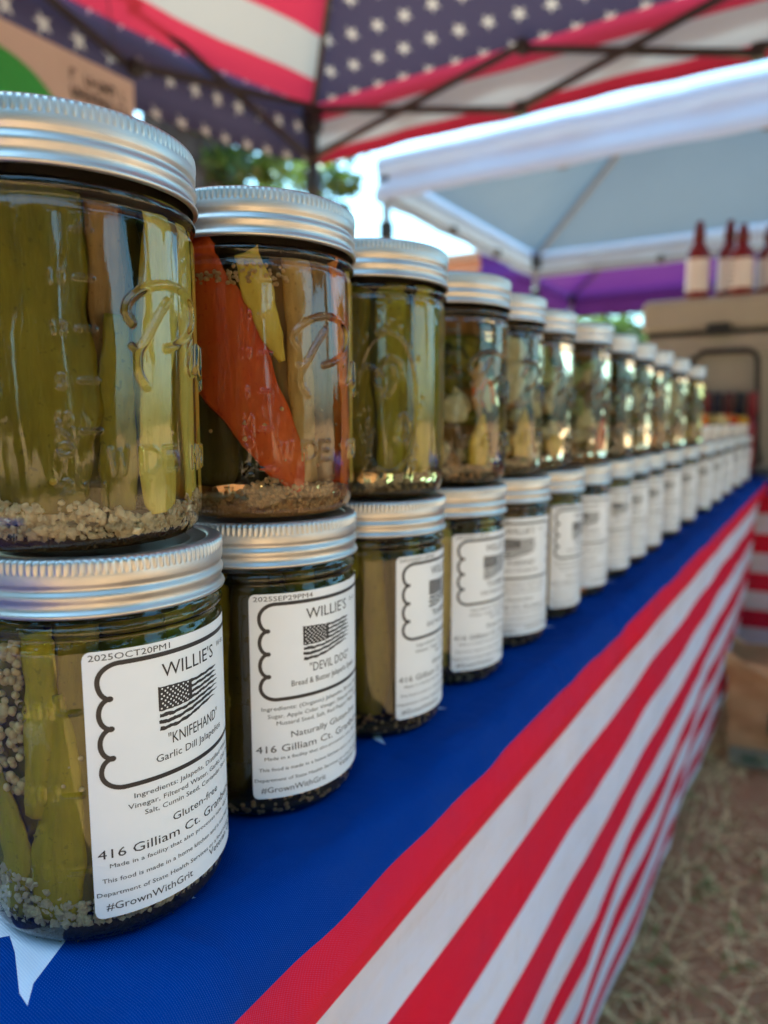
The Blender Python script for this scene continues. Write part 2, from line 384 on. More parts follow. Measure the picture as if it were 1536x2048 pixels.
def canopy(name, x0, x1, y0, y1, eave, rise, val, mats, label, legc, legs=(0, 1, 2, 3), truss=True, sag=(0, 0, 0, 0), fr=None, eave_bar=False, group='pop-up canopies of the market'):
    """mats: roof front/left/back/right, valance front/left/back/right"""
    root = empty(name, ((x0+x1)/2, (y0+y1)/2, 0), 0, label, 'canopy', group)
    cx, cy_ = (x0+x1)/2, (y0+y1)/2; FR = fr or FRAME
    c = {'fl': (x0-cx, y1-cy_), 'fr': (x1-cx, y1-cy_), 'bl': (x0-cx, y0-cy_), 'br': (x1-cx, y0-cy_)}
    pk = (0, 0, eave+rise)
    sides = [('fl', 'fr', 0), ('bl', 'fl', 1), ('br', 'bl', 2), ('fr', 'br', 3)]
    for a, b, k in sides:
        A = (*c[a], eave); B = (*c[b], eave)
        L = math.dist(A, B); H = math.hypot(rise, L/2)
        V, UV, Fc = [], [], []
        n = 14                                              # triangular panel as rows shrinking to the peak
        for i in range(n+1):
            s = i/n
            for j in range(n+1):
                q = j/n
                p = np.array(A)*(1-q)+np.array(B)*q; p = p*(1-s)+np.array(pk)*s
                p[2] -= sag[k]*math.sin(math.pi*q)*(1-s)**2+.05*math.sin(math.pi*s)*math.sin(math.pi*q)+.012*(1-s)*math.sin(q*math.pi*6)*math.sin(s*9)
                V.append(p); UV.append((s*H, L*((q-.5)*(1-s)+.5)))
        Fc = [(i*(n+1)+j, i*(n+1)+j+1, (i+1)*(n+1)+j+1, (i+1)*(n+1)+j) for i in range(n) for j in range(n)]
        mesh('roof_panel', V, Fc, mats[k], root, True, UV)
        d = np.array([(c[a][0]+c[b][0]), (c[a][1]+c[b][1])]); d = d/np.linalg.norm(d)
        o3 = np.array((d[0]*.012, d[1]*.012, 0))
        lo = np.array((0, 0, -val))
        nn = 40; V, UV = [], []
        for i in range(7):
            for j in range(nn+1):
                q = j/nn; s = i/6
                p = np.array(A)*(1-q)+np.array(B)*q+o3+lo*s+np.array((0, 0, .03*(1-s)))
                wv = (.010*math.sin(q*23+k)+.006*math.sin(q*61+2*k))*s + (.012*math.sin(s*9.5) if val and k >= 0 else 0)
                p[0] += d[0]*wv; p[1] += d[1]*wv; p[2] -= sag[k]*math.sin(math.pi*q)
                V.append(p); UV.append((s*val, L*q))
        Fc = [(i*(nn+1)+j, i*(nn+1)+j+1, (i+1)*(nn+1)+j+1, (i+1)*(nn+1)+j) for i in range(6) for j in range(nn)]
        mesh('valance', V, Fc, mats[4+k], root, True, UV)
    ins = .03
    cs = [c['fl'], c['fr'], c['bl'], c['br']]
    for k in legs:
        x, y = cs[k]; x -= math.copysign(ins, x); y -= math.copysign(ins, y)
        top = eave-.03
        mesh('leg', *join([bar((x, y, 0.02), (x, y, top-.75), .026, .026)]), legc, root)
        u_ = mesh('upper_leg', *join([bar((x, y, top-.75), (x, y, top), .036, .036)]), FRAME if legc is not LEG else legc, root)
        V, Fc = box(.07, .07, .11, (x, y, top-.05), .01); mesh('corner_bracket', V, Fc, PLASTIC, root)
        V, Fc = box(.065, .065, .10, (x, y, top-.33), .01); mesh('slider', V, Fc, PLASTIC, root)
        V, Fc = box(.11, .11, .012, (x, y, .012)); mesh('foot_plate', V, Fc, legc, root)
    for k, (x, y) in enumerate(cs):                         # hip rafters from the corners to the crown
        f = .93
        mesh('roof_rafter', *bar((x-math.copysign(ins, x), y-math.copysign(ins, y), eave-.045), (x*(1-f), y*(1-f), eave+rise*f-.07), .022, .022), FR, root)
    if eave_bar:
        for a, b, k in sides:
            d = np.array([(c[a][0]+c[b][0]), (c[a][1]+c[b][1])]); d /= np.linalg.norm(d); q = -np.array((d[0], d[1], 0))*.03
            A = np.array((*c[a], eave-val+.03))+q; B = np.array((*c[b], eave-val+.03))+q
            mesh('eave_bar', *bar(tuple(A), tuple(B), .014, .02), FR, root)
            for f_ in (.35, .65):
                P = A+(B-A)*f_; V, Fc = box(.05, .05, .05, tuple(P), .008); mesh('truss_connector', V, Fc, PLASTIC, root)
    if truss:
        for a, b, k in sides:
            A = np.array((*c[a], 0.)); B = np.array((*c[b], 0.)); d = np.array([(c[a][0]+c[b][0]), (c[a][1]+c[b][1])]); d /= np.linalg.norm(d)
            off = -np.array((d[0], d[1], 0))*.045
            hi, lo = eave-.035, eave-.265
            t_ = [0.012, .36, .64, .988]
            for s in range(3):
                P = A+(B-A)*t_[s]+off; Q = A+(B-A)*t_[s+1]+off
                e = np.array((d[0], d[1], 0))*.014
                mesh('truss_bar', *bar(tuple(P+e+[0, 0, hi]), tuple(Q+e+[0, 0, lo]), .013, .026), FR, root)
                mesh('truss_bar', *bar(tuple(P-e+[0, 0, lo]), tuple(Q-e+[0, 0, hi]), .013, .026), FR, root)
                if s:
                    for z in (hi, lo):
                        V, Fc = box(.045, .045, .05, tuple(P+[0, 0, z]), .006); mesh('truss_connector', V, Fc, PLASTIC, root)
                Mid = (P+Q)/2+[0, 0, (hi+lo)/2]
                V, Fc = box(.02, .045 if abs(d[1]) > .5 else .02, .02, tuple(Mid), .004); mesh('pivot_bolt', V, Fc, PLASTIC, root)
    return root

fs = fabric('flag_fabric_stars', None, .075, 'stars'); fst = fabric('flag_fabric_stripes', None, .08, 'stripes'); fb = fabric('flag_fabric_band', None, .17, 'band')
canopy('flag_canopy', -2.20, .80, -.10, 2.89, CAMZ+1.50, .95, .27, [fs, fst, fs, fst, fb, fs, fb, fs],
       'stars and stripes canopy overhead with black scissor truss and dark corner leg', FRAME, sag=(0, .13, 0, .05))
PALEFR = simple('pale_grey_frame', (.26, .28, .32), .5, 0)
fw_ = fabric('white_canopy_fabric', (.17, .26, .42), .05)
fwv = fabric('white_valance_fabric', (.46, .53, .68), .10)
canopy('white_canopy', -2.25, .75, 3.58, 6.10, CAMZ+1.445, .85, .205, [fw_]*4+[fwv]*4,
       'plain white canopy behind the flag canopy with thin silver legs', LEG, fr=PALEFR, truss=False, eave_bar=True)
fp = fabric('purple_canopy_fabric', (.085, .02, .21), .09)
canopy('purple_canopy', -3.15, -.1, 7.0, 10.0, CAMZ+1.75, .7, .32, [fp]*8,
       'purple canopy far behind the white one', LEG, truss=False)

# sign hanging by cords from the left side of the flag canopy
def hanging_sign():
    X = -2.10
    root = empty('hanging_sign', (X, 1.3, CAMZ+.95), 0, 'tan hanging sign with green circle and small black print under the flag canopy', 'sign')
    y0, y1, z0, z1 = -.75, .455, -.42, .20
    V, Fc = box(.012, y1-y0, z1-z0, (0, (y0+y1)/2, (z0+z1)/2), .002)
    mesh('board', V, Fc, simple('tan_sign_board', (.50, .44, .41), .7, 0, (.47, .41, .38), 6), root)
    n = 48; cy0, cz0, rr = -.06, -.10, .225
    V = [(.0085, cy0, cz0)]+[(.0085, cy0+rr*1.15*math.cos(2*math.pi*k/n), cz0+rr*math.sin(2*math.pi*k/n)) for k in range(n)]
    mesh('green_disc', V, [(0, 1+k, 1+(k+1) % n) for k in range(n)], simple('green_print', (.05, .30, .05), .6, 0, (.055, .33, .06), 8), root)
    parts = []
    r = random.Random(5)
    for row in range(2):
        y = .21
        while y < .42:
            wd = r.uniform(.010, .02)
            z = .135-row*.05
            if r.random() < .85:
                parts.append(box(.001, wd*.3, .034, (.0085, y, z)))
                parts.append(box(.001, wd, .008, (.0085, y+wd/2, z+r.choice([-.013, 0, .013]))))
                if r.random() < .6: parts.append(box(.001, wd*.3, .034, (.0085, y+wd, z)))
            y += wd+.009
    mesh('small_print', *join(parts), simple('dark_print', (.05, .04, .04), .7), root)
    for y in (-.6, .40):
        mesh('cord', *tube([(0, y, z1), (-.03, y, .36), (-.045, y, .52)], .002, 6), PLASTIC, root)
hanging_sign()

# ------------------------------------------------------------------ trees, building, far planting
def leafcloud(centres, radii, per, size, seed):
    r = np.random.default_rng(seed); Vs, Fs, n0 = [], [], 0
    for c, rad in zip(centres, radii):
        n = int(per*rad)
        P = r.normal(size=(n, 3)); P /= np.linalg.norm(P, axis=1)[:, None]; P *= (r.uniform(.35, 1.05, n)**.5)[:, None]*rad*np.array([1, 1, .8]); P += c
        a = r.normal(size=(n, 3)); a /= np.linalg.norm(a, axis=1)[:, None]; b = np.cross(a, r.normal(size=(n, 3))); b /= np.linalg.norm(b, axis=1)[:, None]
        s = size*r.uniform(.6, 1.4, n)[:, None]
        V = np.stack([P-a*s, P+b*s*.45, P+a*s, P-b*s*.45], 1).reshape(-1, 3)
        F_ = np.arange(n*4).reshape(n, 4)+n0; n0 += n*4; Vs.append(V); Fs.append(F_)
    return np.concatenate(Vs), np.concatenate(Fs)
def leaf_mat(name, c, c2):
    m, t, p, o = mat(name)
    nf = noise(t, 1.3, 3); n2 = noise(t, 9, 2)
    col = mixc(t, M(t, 'MULTIPLY', M(t, 'ADD', nf, n2), .5), c, c2)
    t.links.new(col, p.inputs['Base Color']); p.inputs['Roughness'].default_value = .5
    tr = N(t, 'ShaderNodeBsdfTranslucent'); t.links.new(mixc(t, .5, col, (.2, .26, .03)), tr.inputs[0])
    mx = N(t, 'ShaderNodeMixShader'); mx.inputs[0].default_value = .35
    t.links.new(p.outputs[0], mx.inputs[1]); t.links.new(tr.outputs[0], mx.inputs[2]); t.links.new(mx.outputs[0], o.inputs[0])
    return m
LEAF = leaf_mat('oak_leaf', (.045, .085, .018), (.11, .16, .03)); LEAF2 = leaf_mat('far_leaf', (.03, .06, .02), (.09, .13, .035))
BARK = simple('rough_bark', (.085, .068, .055), .95, 0, (.035, .028, .024), 9, .8, .03)
def tree(name, x, y, r0, h, blobs, rads, label, lean=(0, 0), per=900, size=.07, seed=3, leaf=LEAF, limbs=()):
    root = empty(name, (x, y, 0), 0, label, 'tree', 'trees around the market')
    pts = [(lean[0]*s*h, lean[1]*s*h, s*h) for s in np.linspace(-.02, 1, 9)]
    rr = [r0*(1.35 if i == 0 else 1-.5*i/8) for i in range(9)]
    V, Fc = tube(pts, 1, 20, True, rr)
    V = [tuple(Vector(v)+Vector((math.sin(v[2]*9+v[1]*20), math.cos(v[2]*7+v[0]*23), 0))*r0*.05) for v in V]
    mesh('trunk', V, Fc, BARK, root, True)
    for a, b, q in limbs:
        mid = (Vector(a)+Vector(b))/2+Vector((0, 0, .2))
        mesh('limb', *tube([a, tuple(mid), b], q, 8, True, [q, q*.7, q*.3]), BARK, root, True)
    V, Fc = leafcloud([np.array(b, float) for b in blobs], rads, per, size, seed)
    mesh('crown', V, Fc, leaf, root)
    return root
tree('oak_tree', -4.35, 4.0, .50, 4.6, [(-1.2, .3, 4.6), (-.6, -.6, 5.0), (-.9, 1.0, 5.0), (-1.6, -.6, 4.8), (.40, .1, 2.75), (.62, .35, 2.9), (.3, 0, 3.1)], [.9, .9, .9, .9, .2, .22, .25],
     'broad dark trunk seen below the left valance of the flag canopy', lean=(.03, .02), limbs=[((.05, 0, 3.6), (-.6, -.5, 4.9), .12), ((-.05, 0, 3.3), (-1.1, -.4, 4.7), .12)])
tree('drooping_tree', -7.6, 9.6, .14, 4.4, [(-.4, 0, 4.95), (.5, -.1, 4.75), (.95, 0, 4.6), (0.1, .5, 5.6), (-.9, 0, 4.6), (.9, .2, 5.3), (.75, 0, 4.2)], [.5, .45, .25, .7, .45, .35, .22],
     'lighter green tree hanging behind the dark canopy leg', per=620, size=.085, seed=5, limbs=[((0, 0, 3.9), (.9, 0, 4.8), .05), ((0, 0, 3.8), (-.7, 0, 4.8), .05)])
def treeline():
    r = np.random.default_rng(9); C_, Rr = [], []
    for k in range(120):
        x = r.uniform(-19, 6); z = r.uniform(.6, 4.2); C_.append(np.array((x, 17+r.uniform(-1, 1.5), z))); Rr.append(r.uniform(.5, 1.1))
    V, Fc = leafcloud(C_, Rr, 150, .15, 4)
    tag(mesh('treeline', V, Fc, LEAF2), 'distant mass of trees with bright sky showing through gaps', 'trees', kind='stuff')
    # leaf ring added out of view to block sky light; gaps give bright reflections
    C_, Rr = [], []
    gaps = ((2, 24), (40, 60), (70, 86), (-80, -76))
    for k in range(330):
        az = r.uniform(-196, 88)
        if any(g0 < az < g1 for g0, g1 in gaps) and r.random() < .93: continue
        a = R(az); d = r.uniform(8.5, 11.5); C_.append(np.array((d*math.cos(a), d*math.sin(a), .4+8.2*r.random()**1.15))); Rr.append(r.uniform(.8, 1.35))
    V, Fc = leafcloud(C_, Rr, 230, .24, 5)
    tag(mesh('light_block_greenery', V, Fc, LEAF2), 'unseen greenery added to block sky light, with gaps for reflections', 'trees', kind='stuff')
treeline()

def building():
    root = empty('brick_building', (-7.6, 13.5, 0), 0, 'orange brick building behind the purple canopy, mostly hidden by jars', 'building')
    m, t, p, o = mat('orange_brick')
    b = N(t, 'ShaderNodeTexBrick', Scale=1.0); tc = N(t, 'ShaderNodeTexCoord'); mp = N(t, 'ShaderNodeMapping'); mp.inputs['Rotation'].default_value = (R(90), 0, 0)
    t.links.new(tc.outputs['Object'], mp.inputs[0]); t.links.new(mp.outputs[0], b.inputs['Vector'])
    b.inputs['Color1'].default_value = (.42, .17, .075, 1); b.inputs['Color2'].default_value = (.36, .14, .06, 1); b.inputs['Mortar'].default_value = (.4, .3, .22, 1)
    b.inputs['Brick Width'].default_value = .22; b.inputs['Row Height'].default_value = .075; b.inputs['Mortar Size'].default_value = .008
    t.links.new(b.outputs[0], p.inputs['Base Color']); p.inputs['Roughness'].default_value = .9
    V, Fc = box(5.2, 3, 3.75, (0, 0, 1.875)); mesh('wall', V, Fc, m, root)
    V, Fc = box(5.34, 3.14, .16, (0, 0, 3.83), .02); mesh('roof', V, Fc, simple('roof_coping', (.34, .22, .15), .8), root)
    gl = simple('dark_window_glass', (.02, .025, .03), .08); wf = simple('white_window_frame', (.6, .6, .58), .5)
    for x in (-1.7, 0, 1.7):
        V, Fc = box(.9, .05, 1.2, (x, -1.51, 1.9)); f = mesh('window', V, Fc, wf, root)
        for s in (-.21, .21):
            V, Fc = box(.36, .02, 1.06, (x+s, -1.545, 1.9)); mesh('pane', V, Fc, gl, f)
building()

# ------------------------------------------------------------------ tables under stretch cloths
EDGE = [(-.60, 0.0), (-.40, 0.0), (-.25, 0.0), (-.185, .0002), (-.166, .0010), (-.1560, .0022), (-.1500, .0008), (-.1455, -.0028), (-.1415, -.0070), (-.1384, -.0110),
        (-.1362, -.018), (-.1349, -.0250), (-.1350, -.0295), (-.1372, -.035), (-.1415, -.044), (-.149, -.057), (-.157, -.069), (-.1626, -.129), (-.1632, -.189), (-.1655, -.249),
        (-.1698, -.309), (-.1741, -.368), (-.1815, -.427), (-.1868, -.487), (-.1925, -.546), (-.1975, -.606), (-.2040, -.660), (-.2070, -.695)]
TOPZ = .740
def cloth_profile(nsub=3):
    P = np.array(EDGE); d = np.r_[0, np.cumsum(np.hypot(*np.diff(P, axis=0).T))]
    z = d[9]                                                # blue/red edge
    s = np.concatenate([np.linspace(d[i], d[i+1], nsub, endpoint=False) for i in range(len(P)-1)]+[[d[-1]]])
    from math import isclose
    x = np.interp(s, d, P[:, 0]); y = np.interp(s, d, P[:, 1])
    k = np.array([1, 2, 1])/4.
    for _ in range(2):
        x[1:-1] = np.convolve(x, k, 'valid'); y[1:-1] = np.convolve(y, k, 'valid')
    return np.stack([x, y, s-z], 1)
PROF = cloth_profile()
def fitted_cloth(name, length, m, half, root=None, ny=140, hem_arch=.10):
    """both long edges draped; local: edge runs along +Y, visible side at +X, width 2*half"""
    # profile x measured so that outermost fold is at x=0
    px = PROF[:, 0]+.1350; pz = PROF[:, 1]; s = PROF[:, 2]
    ys = np.linspace(0, length, ny)
    front = np.stack([px+half, pz, s], 1)
    front[0, 0] = 0; 
    back = front[::-1].copy(); back[:, 0] *= -1; 
    prof = np.concatenate([back[:-1], front]); n = len(prof)
    V, UV = [], []
    for y in ys:
        e = min(y, length-y); 
        for k in range(n):
            x, z, ss = prof[k]
            side = max(0., ss)/.72
            arch = math.sin(math.pi*min(1, max(0, (y-.02)/(length-.04))))**.5
            zz = z*(1-.06*side*side*arch*1.0) 
            xx = x-math.copysign(.006*side*math.sin(y*5.1)+.004*side*math.sin(y*13+2), x)*1
            wz = min(1, max(0, (ss+.045)/.03)); 
            bulge = wz*(.0009*math.sin(y*21+ss*60)+.0006*math.sin(y*47-ss*90+1)+.0004*math.sin(y*90+ss*40)) if ss < .02 else .0005*math.sin(y*21+1.2)
            if ss > .05: xx -= math.copysign(.0012*math.sin(y*9+ss*9)+.0005*math.sin(y*27-ss*14+2), x)*min(1, (ss-.05)/.1)
            V.append((xx+math.copysign(bulge*.7, x), y, zz+bulge)); UV.append((ss, y))
    Fc = [(j*n+k, j*n+k+1, (j+1)*n+k+1, (j+1)*n+k) for j in range(ny-1) for k in range(n-1)]
    return V, Fc, UV
CLOTH = cloth_mat('flag_stretch_cloth'); CLOTH2 = cloth_mat('flag_stretch_cloth_far', .0615, -.040)
H1 = .40
# near table: fold line at X=-.1350, runs along Y from -.55 to 2.36
tp = simple('grey_table_top', (.35, .35, .36), .5); tl = simple('dark_table_leg', (.03, .03, .03), .4, .4)
def table(name, loc, rz, length, label):
    root = empty(name, loc, rz, label, 'table', 'folding tables in an L')
    V, Fc = box(2*H1-.05, length-.03, .04, (0, length/2, TOPZ-.022), .006); mesh('table_top', V, Fc, tp, root)
    for x in (-H1+.16, H1-.16):
        for y in (.10, length-.10):
            mesh('leg', *tube([(x, y, 0), (x, y, TOPZ-.045)], .014, 10), tl, root)
    return root
table('folding_table', (-.1350-H1, -.55, 0), 0, 2.90, 'folding table under the long flag cloth that carries the pickle jars')
table('folding_table', (-.45, 2.375+H1, 0), R(-90), 2.4, 'folding table set crosswise at the far end, carrying the tan cooler')
def place_cloth(loc, rz, length, m, label, ny=140):
    V, Fc, UV = fitted_cloth('tablecloth', length, m, H1, ny=ny)
    V = np.array(V); V[:, 2] += TOPZ
    o = mesh('tablecloth', V, Fc, m, None, True, UV); o.location = loc; o.rotation_euler = (0, 0, rz)
    o.modifiers.new('thick', 'SOLIDIFY').thickness = .0008; o.modifiers['thick'].offset = -1
    return tag(o, label, 'tablecloth', 'flag print stretch tablecloths')
c1 = place_cloth((-.1350-H1, -.56, 0), 0, 2.93, CLOTH, 'blue star topped cloth with long red and white stripes under the jars', 400)
# v coordinate of the stars is world Y
uvl = c1.data.uv_layers[0]; buf = np.zeros(len(uvl.data)*2, dtype=np.float32); uvl.data.foreach_get('uv', buf); buf[1::2] -= .56; uvl.data.foreach_set('uv', buf)
place_cloth((-.46, 2.372+H1, -.002), R(-90), 2.42, CLOTH2, 'striped flag cloth on the crosswise table below the tan cooler')

# ------------------------------------------------------------------ jar glass
def stroke_field(th, z, strokes, rw):
    """height of the embossing: strokes are polylines in (arc mm, z mm)"""
    A = (th*41.5)[:, None]; Z = (z*1000)[None, :]
    H = np.zeros((len(th), len(z)))
    for pts, wd, ht in strokes:
        D = np.full(H.shape, 1e9)
        for (x0, y0), (x1, y1) in zip(pts[:-1], pts[1:]):
            dx, dy = x1-x0, y1-y0; L = dx*dx+dy*dy+1e-9
            q = np.clip(((A-x0)*dx+(Z-y0)*dy)/L, 0, 1)
            D = np.minimum(D, np.hypot(A-x0-q*dx, Z-y0-q*dy))
        h = 1.75*ht*np.clip(1-(D/(wd*1.08))**2, 0, 1)**.8
        H = np.maximum(H, h)
    return H
FONT = {'W': [[(0, 1), (.25, 0), (.5, .9), (.75, 0), (1, 1)]], 'I': [[(.5, 0), (.5, 1)]], 'D': [[(0, 0), (0, 1), (.5, 1), (.9, .8), (1, .5), (.9, .2), (.5, 0), (0, 0)]],
        'E': [[(1, 1), (0, 1), (0, 0), (1, 0)], [(0, .5), (.85, .5)]], 'M': [[(0, 0), (0, 1), (.5, .3), (1, 1), (1, 0)]], 'O': [[(.5, 1), (.12, .85), (0, .5), (.12, .15), (.5, 0), (.88, .15), (1, .5), (.88, .85), (.5, 1)]],
        'U': [[(0, 1), (0, .25), (.25, 0), (.75, 0), (1, .25), (1, 1)]], 'T': [[(0, 1), (1, 1)], [(.5, 1), (.5, 0)]], 'H': [[(0, 0), (0, 1)], [(1, 0), (1, 1)], [(0, .5), (1, .5)]],
        'Z': [[(0, 1), (1, 1), (0, 0), (1, 0)]], 'S': [[(1, .85), (.6, 1), (.2, .92), (.05, .72), (.3, .55), (.75, .45), (.95, .25), (.75, .05), (.35, 0), (0, .15)]],
        '1': [[(.3, .8), (.55, 1), (.55, 0)]], '0': [[(.5, 1), (.15, .8), (.15, .2), (.5, 0), (.85, .2), (.85, .8), (.5, 1)]], '2': [[(.05, .8), (.3, 1), (.75, .97), (.9, .7), (.6, .4), (0, 0), (1, 0)]],
        '3': [[(0, .95), (.6, 1), (.9, .78), (.5, .55), (.95, .3), (.6, 0), (0, .08)]], '5': [[(.9, 1), (.15, 1), (.1, .58), (.6, .62), (.95, .32), (.6, 0), (.05, .08)]],
        '4': [[(.7, 0), (.7, 1), (0, .3), (1, .3)]], '8': [[(.5, .52), (.15, .75), (.5, 1), (.85, .75), (.5, .52), (.05, .25), (.5, 0), (.95, .25), (.5, .52)]], '6': [[(.85, .95), (.3, .8), (.05, .3), (.5, 0), (.95, .3), (.5, .55), (.1, .35)]]}
def word(s, x, z, wd, ht, gap=1.3, w=.62, h=.5, rot=False):
    out = []
    for ch in s:
        for pl in FONT.get(ch, []):
            if rot: out.append(([(x-py*ht+ht, z+px*wd) for px, py in pl], w, h))
            else: out.append(([(x+px*wd, z+py*ht) for px, py in pl], w, h))
        if rot: z += wd+gap
        else: x += (wd*.35 if ch == 'I' else wd)+gap
    return out
TICKZ = [92, 79, 65, 50.5, 36, 20.5]
def script_P(x=0, z=0):
    S = []
    hook = [(17.9, 67.6), (16.2, 70.5), (17.3, 74.0), (22.0, 77.8), (28, 80.0), (35, 80.6), (41.5, 79.2), (45.2, 75.6), (45.3, 71), (42, 66.5), (36.5, 63.2), (30, 61.2)]
    stem = [(31.5, 75.5), (28.5, 72), (25.5, 68), (22.2, 62.8), (19.8, 59.6), (19.3, 56), (19.8, 52.5), (22, 49.2)]
    inner = [(17.5, 61), (19.5, 59.5)]
    u = [(41.3, 62.5), (43.6, 65.3), (42.8, 61), (41.2, 57), (42.2, 53.8), (45.5, 54), (49, 57.5), (51.5, 64), (50.5, 58), (51.5, 54), (54, 53.5), (57, 57), (58.5, 64), (57.5, 54), (58, 50), (61, 60), (64, 64), (68, 63)]
    for pl, w, h in ((hook, 1.15, .8), (stem, 1.25, .85), (inner, .8, .5), (u, .95, .7)): S.append(([(a+x, b+z) for a, b in pl], w, h))
    return S
def smooth_pl(pts, n=5):
    P = np.array(pts, float); out = []
    for i in range(len(P)-1):
        p0, p1, p2, p3 = P[max(i-1, 0)], P[i], P[i+1], P[min(i+2, len(P)-1)]
        for k in range(n):
            t = k/n; out.append(tuple(.5*((2*p1)+(p2-p0)*t+(2*p0-5*p1+4*p2-p3)*t*t+(3*p1-p0-3*p2+p3)*t**3)))
    out.append(tuple(P[-1])); return out
def emb_upper():
    S = [(smooth_pl(p, 4), w, h) for p, w, h in script_P()]
    S += word('WIDE', 9.4, 23.3, 5.3, 7.6, 1.9, .62, .5); S += word('MOUTH', 42.5, 23.0, 5.6, 7.6, 1.9, .62, .5)
    for k, z in enumerate(TICKZ): S.append(([(2.2, z), (7.0, z)], .62, .55))
    S += word('10', -4.8, 77.2, 1.6, 3.4, 1.2, .42, .35); S += word('13', -4.6, 63.4, 1.4, 3.0, 1.2, .42, .35); S += word('5', -3.6, 48.2, 2.0, 3.6, 1, .45, .4); S += word('2', -4.0, 18.2, 2.8, 3.8, 1, .5, .45)
    S += word('OZS', -4.4, 29.2, 3.4, 4.0, 1.0, .48, .42, rot=True)
    return S
def emb_fruit():
    S = []
    n = 60
    for rr, w in ((1, .6),):
        S.append(([(10+16*rr*math.cos(2*math.pi*k/n), 48+34*rr*math.sin(2*math.pi*k/n)) for k in range(n+1)], .6, .5))
    r = random.Random(3)
    for k in range(46):                                      # berries in relief around the rim
        a = 2*math.pi*r.random(); q = r.uniform(1.04, 1.28)
        x, z = 10+16*q*math.cos(a), 48+34*q*math.sin(a)
        if 8 < z < 92: S.append(([(x, z), (x+.01, z)], 1.0, .5))
    for k in range(30):
        x, z = r.uniform(-5, 2), r.uniform(22, 46); S.append(([(x, z), (x+.01, z)], .8, .45))
    S.append((smooth_pl([(-6, 62), (-1, 66), (4, 64), (10, 70), (16, 68), (18, 60)]), .8, .6)); S.append((smooth_pl([(4, 64), (8, 60), (7, 54), (3, 58), (4, 64)]), .8, .5))
    S.append((smooth_pl([(12, 66), (14, 60), (10, 52), (6, 50)]), .8, .6)); S.append((smooth_pl([(14, 36), (17, 42), (21, 40), (22, 34), (18, 28), (14, 30), (14, 36)]), .9, .6)); S.append((smooth_pl([(15, 34), (18, 37), (20, 33), (17, 31)]), .7, .5))
    return S
def emb_lower():
    S = []
    for z, s in ((79, '300'), (52.5, '200'), (27, '100')):
        S += word(s, -25.5, z-2.5, 2.4, 5.0, 1.6, .5, .42); S.append(([(-13.8, z), (-7.5, z)], .6, .5))
    S += word('ML', -25, 38, 4, 4, 1.5, .5, .35)
    return S
def glass_mesh(name, S, fine=.42):
    lo_t, hi_t = -34/41.5, 72/41.5
    nf = int((hi_t-lo_t)*41.5/fine); th = np.concatenate([np.linspace(lo_t, hi_t, nf, endpoint=False), np.linspace(hi_t, lo_t+2*math.pi, 100, endpoint=False)])
    bz = np.arange(.0125, .0965, fine*.001)
    low = [(0, .003), (15, .0028), (26, .0022), (30, .0012), (32.5, .0002), (34.5, .0), (36.4, .0005), (38.3, .0018), (39.8, .0038), (40.8, .0064), (41.3, .0092)]
    mid = [(41.5, z) for z in bz]
    up = [(41.45, .0972), (41.2, .0984), (40.5, .0996), (40.1, .1006), (40.4, .1013), (41.3, .1018), (42.0, .1026), (42.2, .1036), (41.9, .1046), (41.0, .1053), (40.3, .106), (40.1, .1085), (40.1, .1225), (39.5, .1237), (38, .1242), (0, .1242)]
    prof = np.array([(r/1000 if r > 1 or r == 0 else r, z) for r, z in low+mid+up]); m = len(prof); n = len(th)
    RR = np.repeat(prof[:, 0][:, None], n, 1)
    H = stroke_field(th, bz, S, .6)/1000.0                    # (n, nz)
    RR[len(low):len(low)+len(bz)] += H.T
    wob = (.00010*np.sin(3*th+1)[None]*np.sin(bz*70)[:, None]+.00006*np.sin(11*th)[None]*np.cos(bz*130+1)[:, None]+.00004*np.sin(23*th+2)[None]+.00003*np.sin(37*th+bz[:, None]*60))
    RR[len(low):len(low)+len(bz)] += wob
    V = np.stack([RR*np.cos(th), RR*np.sin(th), np.repeat(prof[:, 1][:, None], n, 1)], -1).reshape(-1, 3)
    i = np.arange(m-1)[:, None]; j = np.arange(n)[None]; k = (j+1) % n
    Fc = np.stack([i*n+j, i*n+k, (i+1)*n+k, (i+1)*n+j], -1).reshape(-1, 4)
    me = bpy.data.meshes.new(name); me.from_pydata(V.tolist(), [], Fc.tolist())
    import bmesh
    bm = bmesh.new(); bm.from_mesh(me); bmesh.ops.remove_doubles(bm, verts=[v for v in bm.verts if v.co.xy.length < 1e-6], dist=1e-5); bm.to_mesh(me); bm.free()
    me.polygons.foreach_set('use_smooth', np.ones(len(me.polygons), dtype=bool)); me.materials.append(GLASS['olive'])
    return me
G_UP = glass_mesh('glass_script', emb_upper(), .36); G_FR = glass_mesh('glass_fruit', emb_fruit(), .55); G_LO = glass_mesh('glass_scale', emb_lower(), .6)

